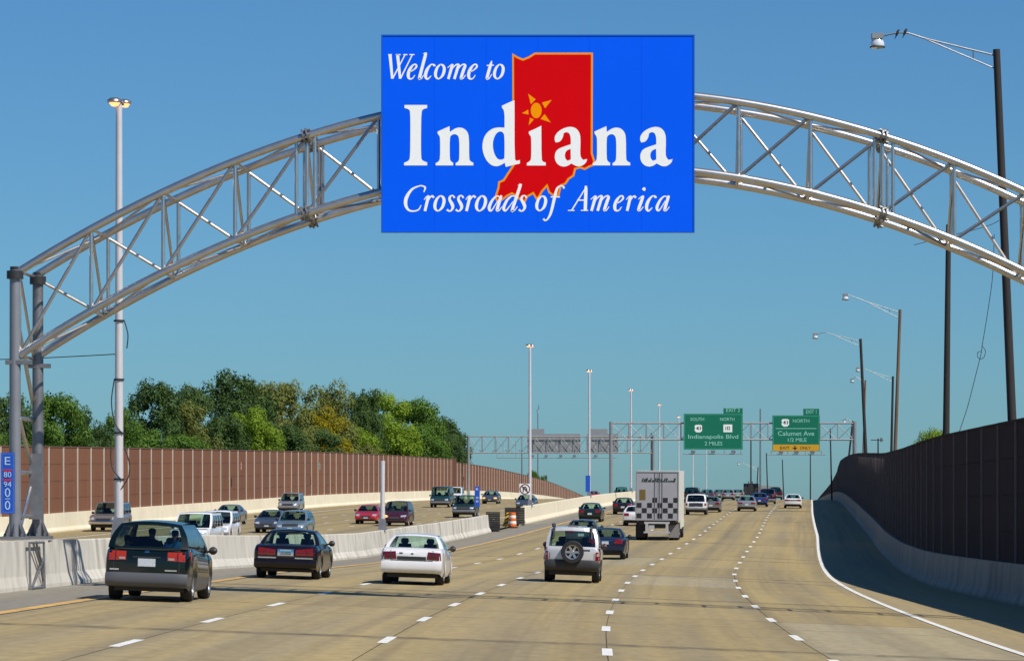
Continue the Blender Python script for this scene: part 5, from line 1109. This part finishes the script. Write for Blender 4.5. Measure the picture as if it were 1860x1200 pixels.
# ------------------------------------------------------------------ trees
def leaf_mat(name, c1, c2):
    m = bpy.data.materials.new(name); n, l = nt(m); b = n['Principled BSDF']; b.inputs['Roughness'].default_value = .7; b.inputs['Specular IOR Level'].default_value = .2
    g = n.new('ShaderNodeNewGeometry'); at_ = n.new('ShaderNodeTexCoord'); no = n.new('ShaderNodeTexNoise'); no.inputs['Scale'].default_value = .5; no.inputs['Detail'].default_value = 3
    l.new(at_.outputs['Object'], no.inputs['Vector']); ad = n.new('ShaderNodeMath'); ad.operation = 'ADD'
    hf_ = n.new('ShaderNodeMath'); hf_.operation = 'MULTIPLY_ADD'; hf_.inputs[1].default_value = .5; hf_.inputs[2].default_value = .25; l.new(g.outputs['Random Per Island'], hf_.inputs[0]); l.new(hf_.outputs[0], ad.inputs[0]); l.new(no.outputs['Fac'], ad.inputs[1])
    mr = n.new('ShaderNodeMapRange'); mr.inputs['From Min'].default_value = .45; mr.inputs['From Max'].default_value = 1.45; l.new(ad.outputs[0], mr.inputs['Value'])
    mx = n.new('ShaderNodeMix'); mx.data_type = 'RGBA'; mx.inputs['A'].default_value = (*c1, 1); mx.inputs['B'].default_value = (*c2, 1); l.new(mr.outputs[0], mx.inputs['Factor'])
    l.new(mx.outputs['Result'], b.inputs['Base Color'])
    tl = n.new('ShaderNodeBsdfTranslucent'); l.new(mx.outputs['Result'], tl.inputs['Color']); ms = n.new('ShaderNodeMixShader'); ms.inputs[0].default_value = .4
    l.new(b.outputs[0], ms.inputs[1]); l.new(tl.outputs[0], ms.inputs[2]); l.new(ms.outputs[0], n['Material Output'].inputs['Surface']); return m
LEAF = {'dark': leaf_mat('leaf_dark', (0.044, 0.09, 0.026), (0.113, 0.187, 0.048)), 'green': leaf_mat('leaf_green', (0.074, 0.15, 0.026), (0.173, 0.3, 0.044)), 'bright': leaf_mat('leaf_bright', (0.134, 0.226, 0.022), (0.3, 0.42, 0.036)),
        'olive': leaf_mat('leaf_olive', (0.12, 0.144, 0.038), (0.24, 0.27, 0.062)), 'yellow': leaf_mat('leaf_yellow', (.19, .18, .008), (.42, .33, .012))}
M_BARK = mat('bark', (.07, .055, .04), .9, var=.3, scale=3, bump=.5, bscale=8)
def crown_mesh(seed, n_leaf=22000):
    rnd = np.random.RandomState(seed); blobs = []
    for k in range(80):       # clumps spread through an egg-shaped crown of height 1 and width 1
        z = rnd.uniform(.08, .95); rad = .5 * math.sqrt(max(.02, 1 - ((z - .45) / .56) ** 2)) * rnd.uniform(.3, .92)
        a = rnd.uniform(0, 2 * math.pi); r = rnd.uniform(.08, .16) * (1.2 - .4 * z); blobs.append((rad * math.cos(a), rad * math.sin(a), z, r))
    vs = np.zeros((n_leaf * 4, 3)); w = np.array([b[3] ** 2 for b in blobs]); w /= w.sum(); ch = rnd.choice(len(blobs), n_leaf, p=w)
    for i in range(n_leaf):
        bx, by, bz, r = blobs[ch[i]]; d = rnd.normal(size=3); d /= np.linalg.norm(d); d[2] = d[2] * .8 + .12
        c = np.array([bx, by, bz]) + d * r * rnd.uniform(.55, 1.12)
        nrm = d + np.array([.15, -.15, .35]) + rnd.normal(size=3) * .30; nrm /= np.linalg.norm(nrm); t = np.cross(nrm, rnd.normal(size=3)); t /= np.linalg.norm(t); b_ = np.cross(nrm, t)
        sz = rnd.uniform(.010, .021); e = rnd.uniform(.6, 1.0)
        vs[4*i] = c - t * sz; vs[4*i+1] = c - b_ * sz * e * .7; vs[4*i+2] = c + t * sz; vs[4*i+3] = c + b_ * sz * e * .7
    me = bpy.data.meshes.new('crown'); me.vertices.add(n_leaf * 4); me.vertices.foreach_set('co', vs.ravel()); me.loops.add(n_leaf * 4); me.loops.foreach_set('vertex_index', np.arange(n_leaf * 4, dtype=np.int32))
    me.polygons.add(n_leaf); me.polygons.foreach_set('loop_start', np.arange(0, n_leaf * 4, 4, dtype=np.int32)); me.update(calc_edges=True); me.validate()
    me.materials.append(LEAF['green'])
    mb = MB(); mb.tube([(0, 0, -.25), (.01, 0, .1), (0, .01, .45)], [.035, .028, .012], 8)
    for (bx, by, bz, r) in blobs[:14]: mb.tube([(0, 0, max(.0, bz - .3)), (bx * .5, by * .5, bz - .1), (bx, by, bz)], [.014, .008, .003], 5)
    return me, mb.mesh('trunk', M_BARK, 50)
CROWNS = [crown_mesh(s) for s in (3, 11, 27, 41, 58, 73)]
TREE_LAB = {'dark': 'dark green broadleaf tree behind the left brown noise wall', 'green': 'mid green broadleaf tree behind the left brown noise wall', 'bright': 'bright green broadleaf tree behind the left brown noise wall', 'olive': 'olive brown tinged tree behind the left brown noise wall', 'yellow': 'yellowing tree behind the left brown noise wall'}
def tree(px, ytop, wpx, kind, depth=1.1, label=None, s=None, group='trees behind the left noise wall', i=0, zb=None):
    if s is None:
        v = v_at(px, -42.5, 180, 700) if px > 0 else 215; R_ = wpx * v * 1.1 / F * .62; depth = max(depth, 1 + (R_ + 1.5) / 42 + (depth - 1.05) * .5); s = F / (v * depth)
    T = at(px, ytop, s); g = (ZC(min(F / s, 900)) - .5) if zb is None else zb; H = (T.z - g) * .93; Wd = wpx / s
    t = thing('tree', label or TREE_LAB[kind], 'tree', (T.x, T.y, g), group)
    cm, tm = CROWNS[i % 6]; rz = random.uniform(0, 6.28); hb = .06 * H
    c = link('crown', cm, t, (0, 0, hb), (0, 0, rz), (Wd * 1.12, Wd * 1.12, (H - hb) * 1.0)); c.material_slots[0].link = 'OBJECT'; c.material_slots[0].material = LEAF[kind]
    link('trunk', tm, t, (0, 0, hb), (0, 0, rz), (Wd, Wd, (H - hb)))
TREES = [(-60, 715, 150, 'green', 1.12), (15, 700, 130, 'dark', 1.14), (100, 699, 130, 'green', 1.12), (160, 732, 90, 'dark', 1.12), (215, 725, 90, 'green', 1.10), (282, 682, 140, 'dark', 1.16), (350, 686, 115, 'dark', 1.16), (425, 662, 150, 'dark', 1.18), (505, 678, 125, 'olive', 1.16), (585, 682, 140, 'olive', 1.16), (662, 690, 90, 'dark', 1.16), (690, 705, 140, 'bright', 1.12), (750, 714, 130, 'green', 1.12), (806, 750, 95, 'dark', 1.10),
         (60, 755, 140, 'green', 1.07), (150, 775, 120, 'dark', 1.06), (250, 760, 130, 'green', 1.07), (335, 722, 120, 'olive', 1.09), (400, 745, 120, 'dark', 1.06), (455, 730, 110, 'bright', 1.09), (505, 760, 130, 'dark', 1.06), (573, 730, 125, 'yellow', 1.10), (640, 765, 120, 'bright', 1.07), (575, 772, 120, 'dark', 1.05), (700, 755, 130, 'bright', 1.08), (760, 765, 110, 'green', 1.06), (330, 780, 120, 'green', 1.05), (0, 770, 120, 'green', 1.06), (655, 795, 100, 'olive', 1.05), (815, 785, 70, 'dark', 1.06)]
LABS = ["mid green tree behind the arch columns at the wall's near end", 'dark green tree rising behind the blue mile marker', 'round mid green tree right of the arch columns', 'low dark tree in the dip left of the cable-wrapped pole', 'mid green tree just behind the cable-wrapped pole', 'tall dark tree right of the cable-wrapped pole', 'dark tree in the back row left of the tallest tree', 'tallest dark tree of the grove behind the left wall', 'olive tree in the back row right of the tallest tree', 'wide olive brown tree standing above the yellow tree', 'dark tree top peeking up behind the bright green tree', 'big bright green tree right of the yellow tree', "mid green tree sloping down toward the grove's far end", 'dark tree near the far end of the grove', 'mid green front-row tree near the arch columns', 'dark front-row bushy tree below the dip in the grove', 'mid green front-row tree right of the cable-wrapped pole', 'olive yellow front-row tree below the dark back row', 'dark front-row tree between the olive and bright ones', 'bright green front-row tree below the tallest tree', 'dark front-row tree left of the yellow tree', 'yellow autumn tree in the middle of the grove', 'bright green front-row tree right of the yellow tree', 'dark low tree in front of the yellow tree', 'bright yellow-green front-row tree above the pole stub', 'mid green front-row tree past the pole stub', 'mid green low tree in front of the olive yellow one', 'mid green front-row tree seen behind the arch column', 'small olive tree close left of the pole stub', 'small dark tree at the far tip of the grove']
for i, (px, yt, w, k, dp) in enumerate(TREES): tree(px, yt, w, k, dp, label=LABS[i], i=i)
tree(1696, 766, 85, 'bright', label='pale green tree top showing above the dark right wall', s=30.0, group=None, i=2, zb=ZC(215) - .5)
tree(968, 850, 26, 'green', label='small bush showing over the far left wall, nearer the light pole', s=9.4, group=None, i=1, zb=4.6)
tree(988, 858, 18, 'green', label='smaller bush over the far left wall beside the bush', s=9.2, group=None, i=4, zb=4.6)
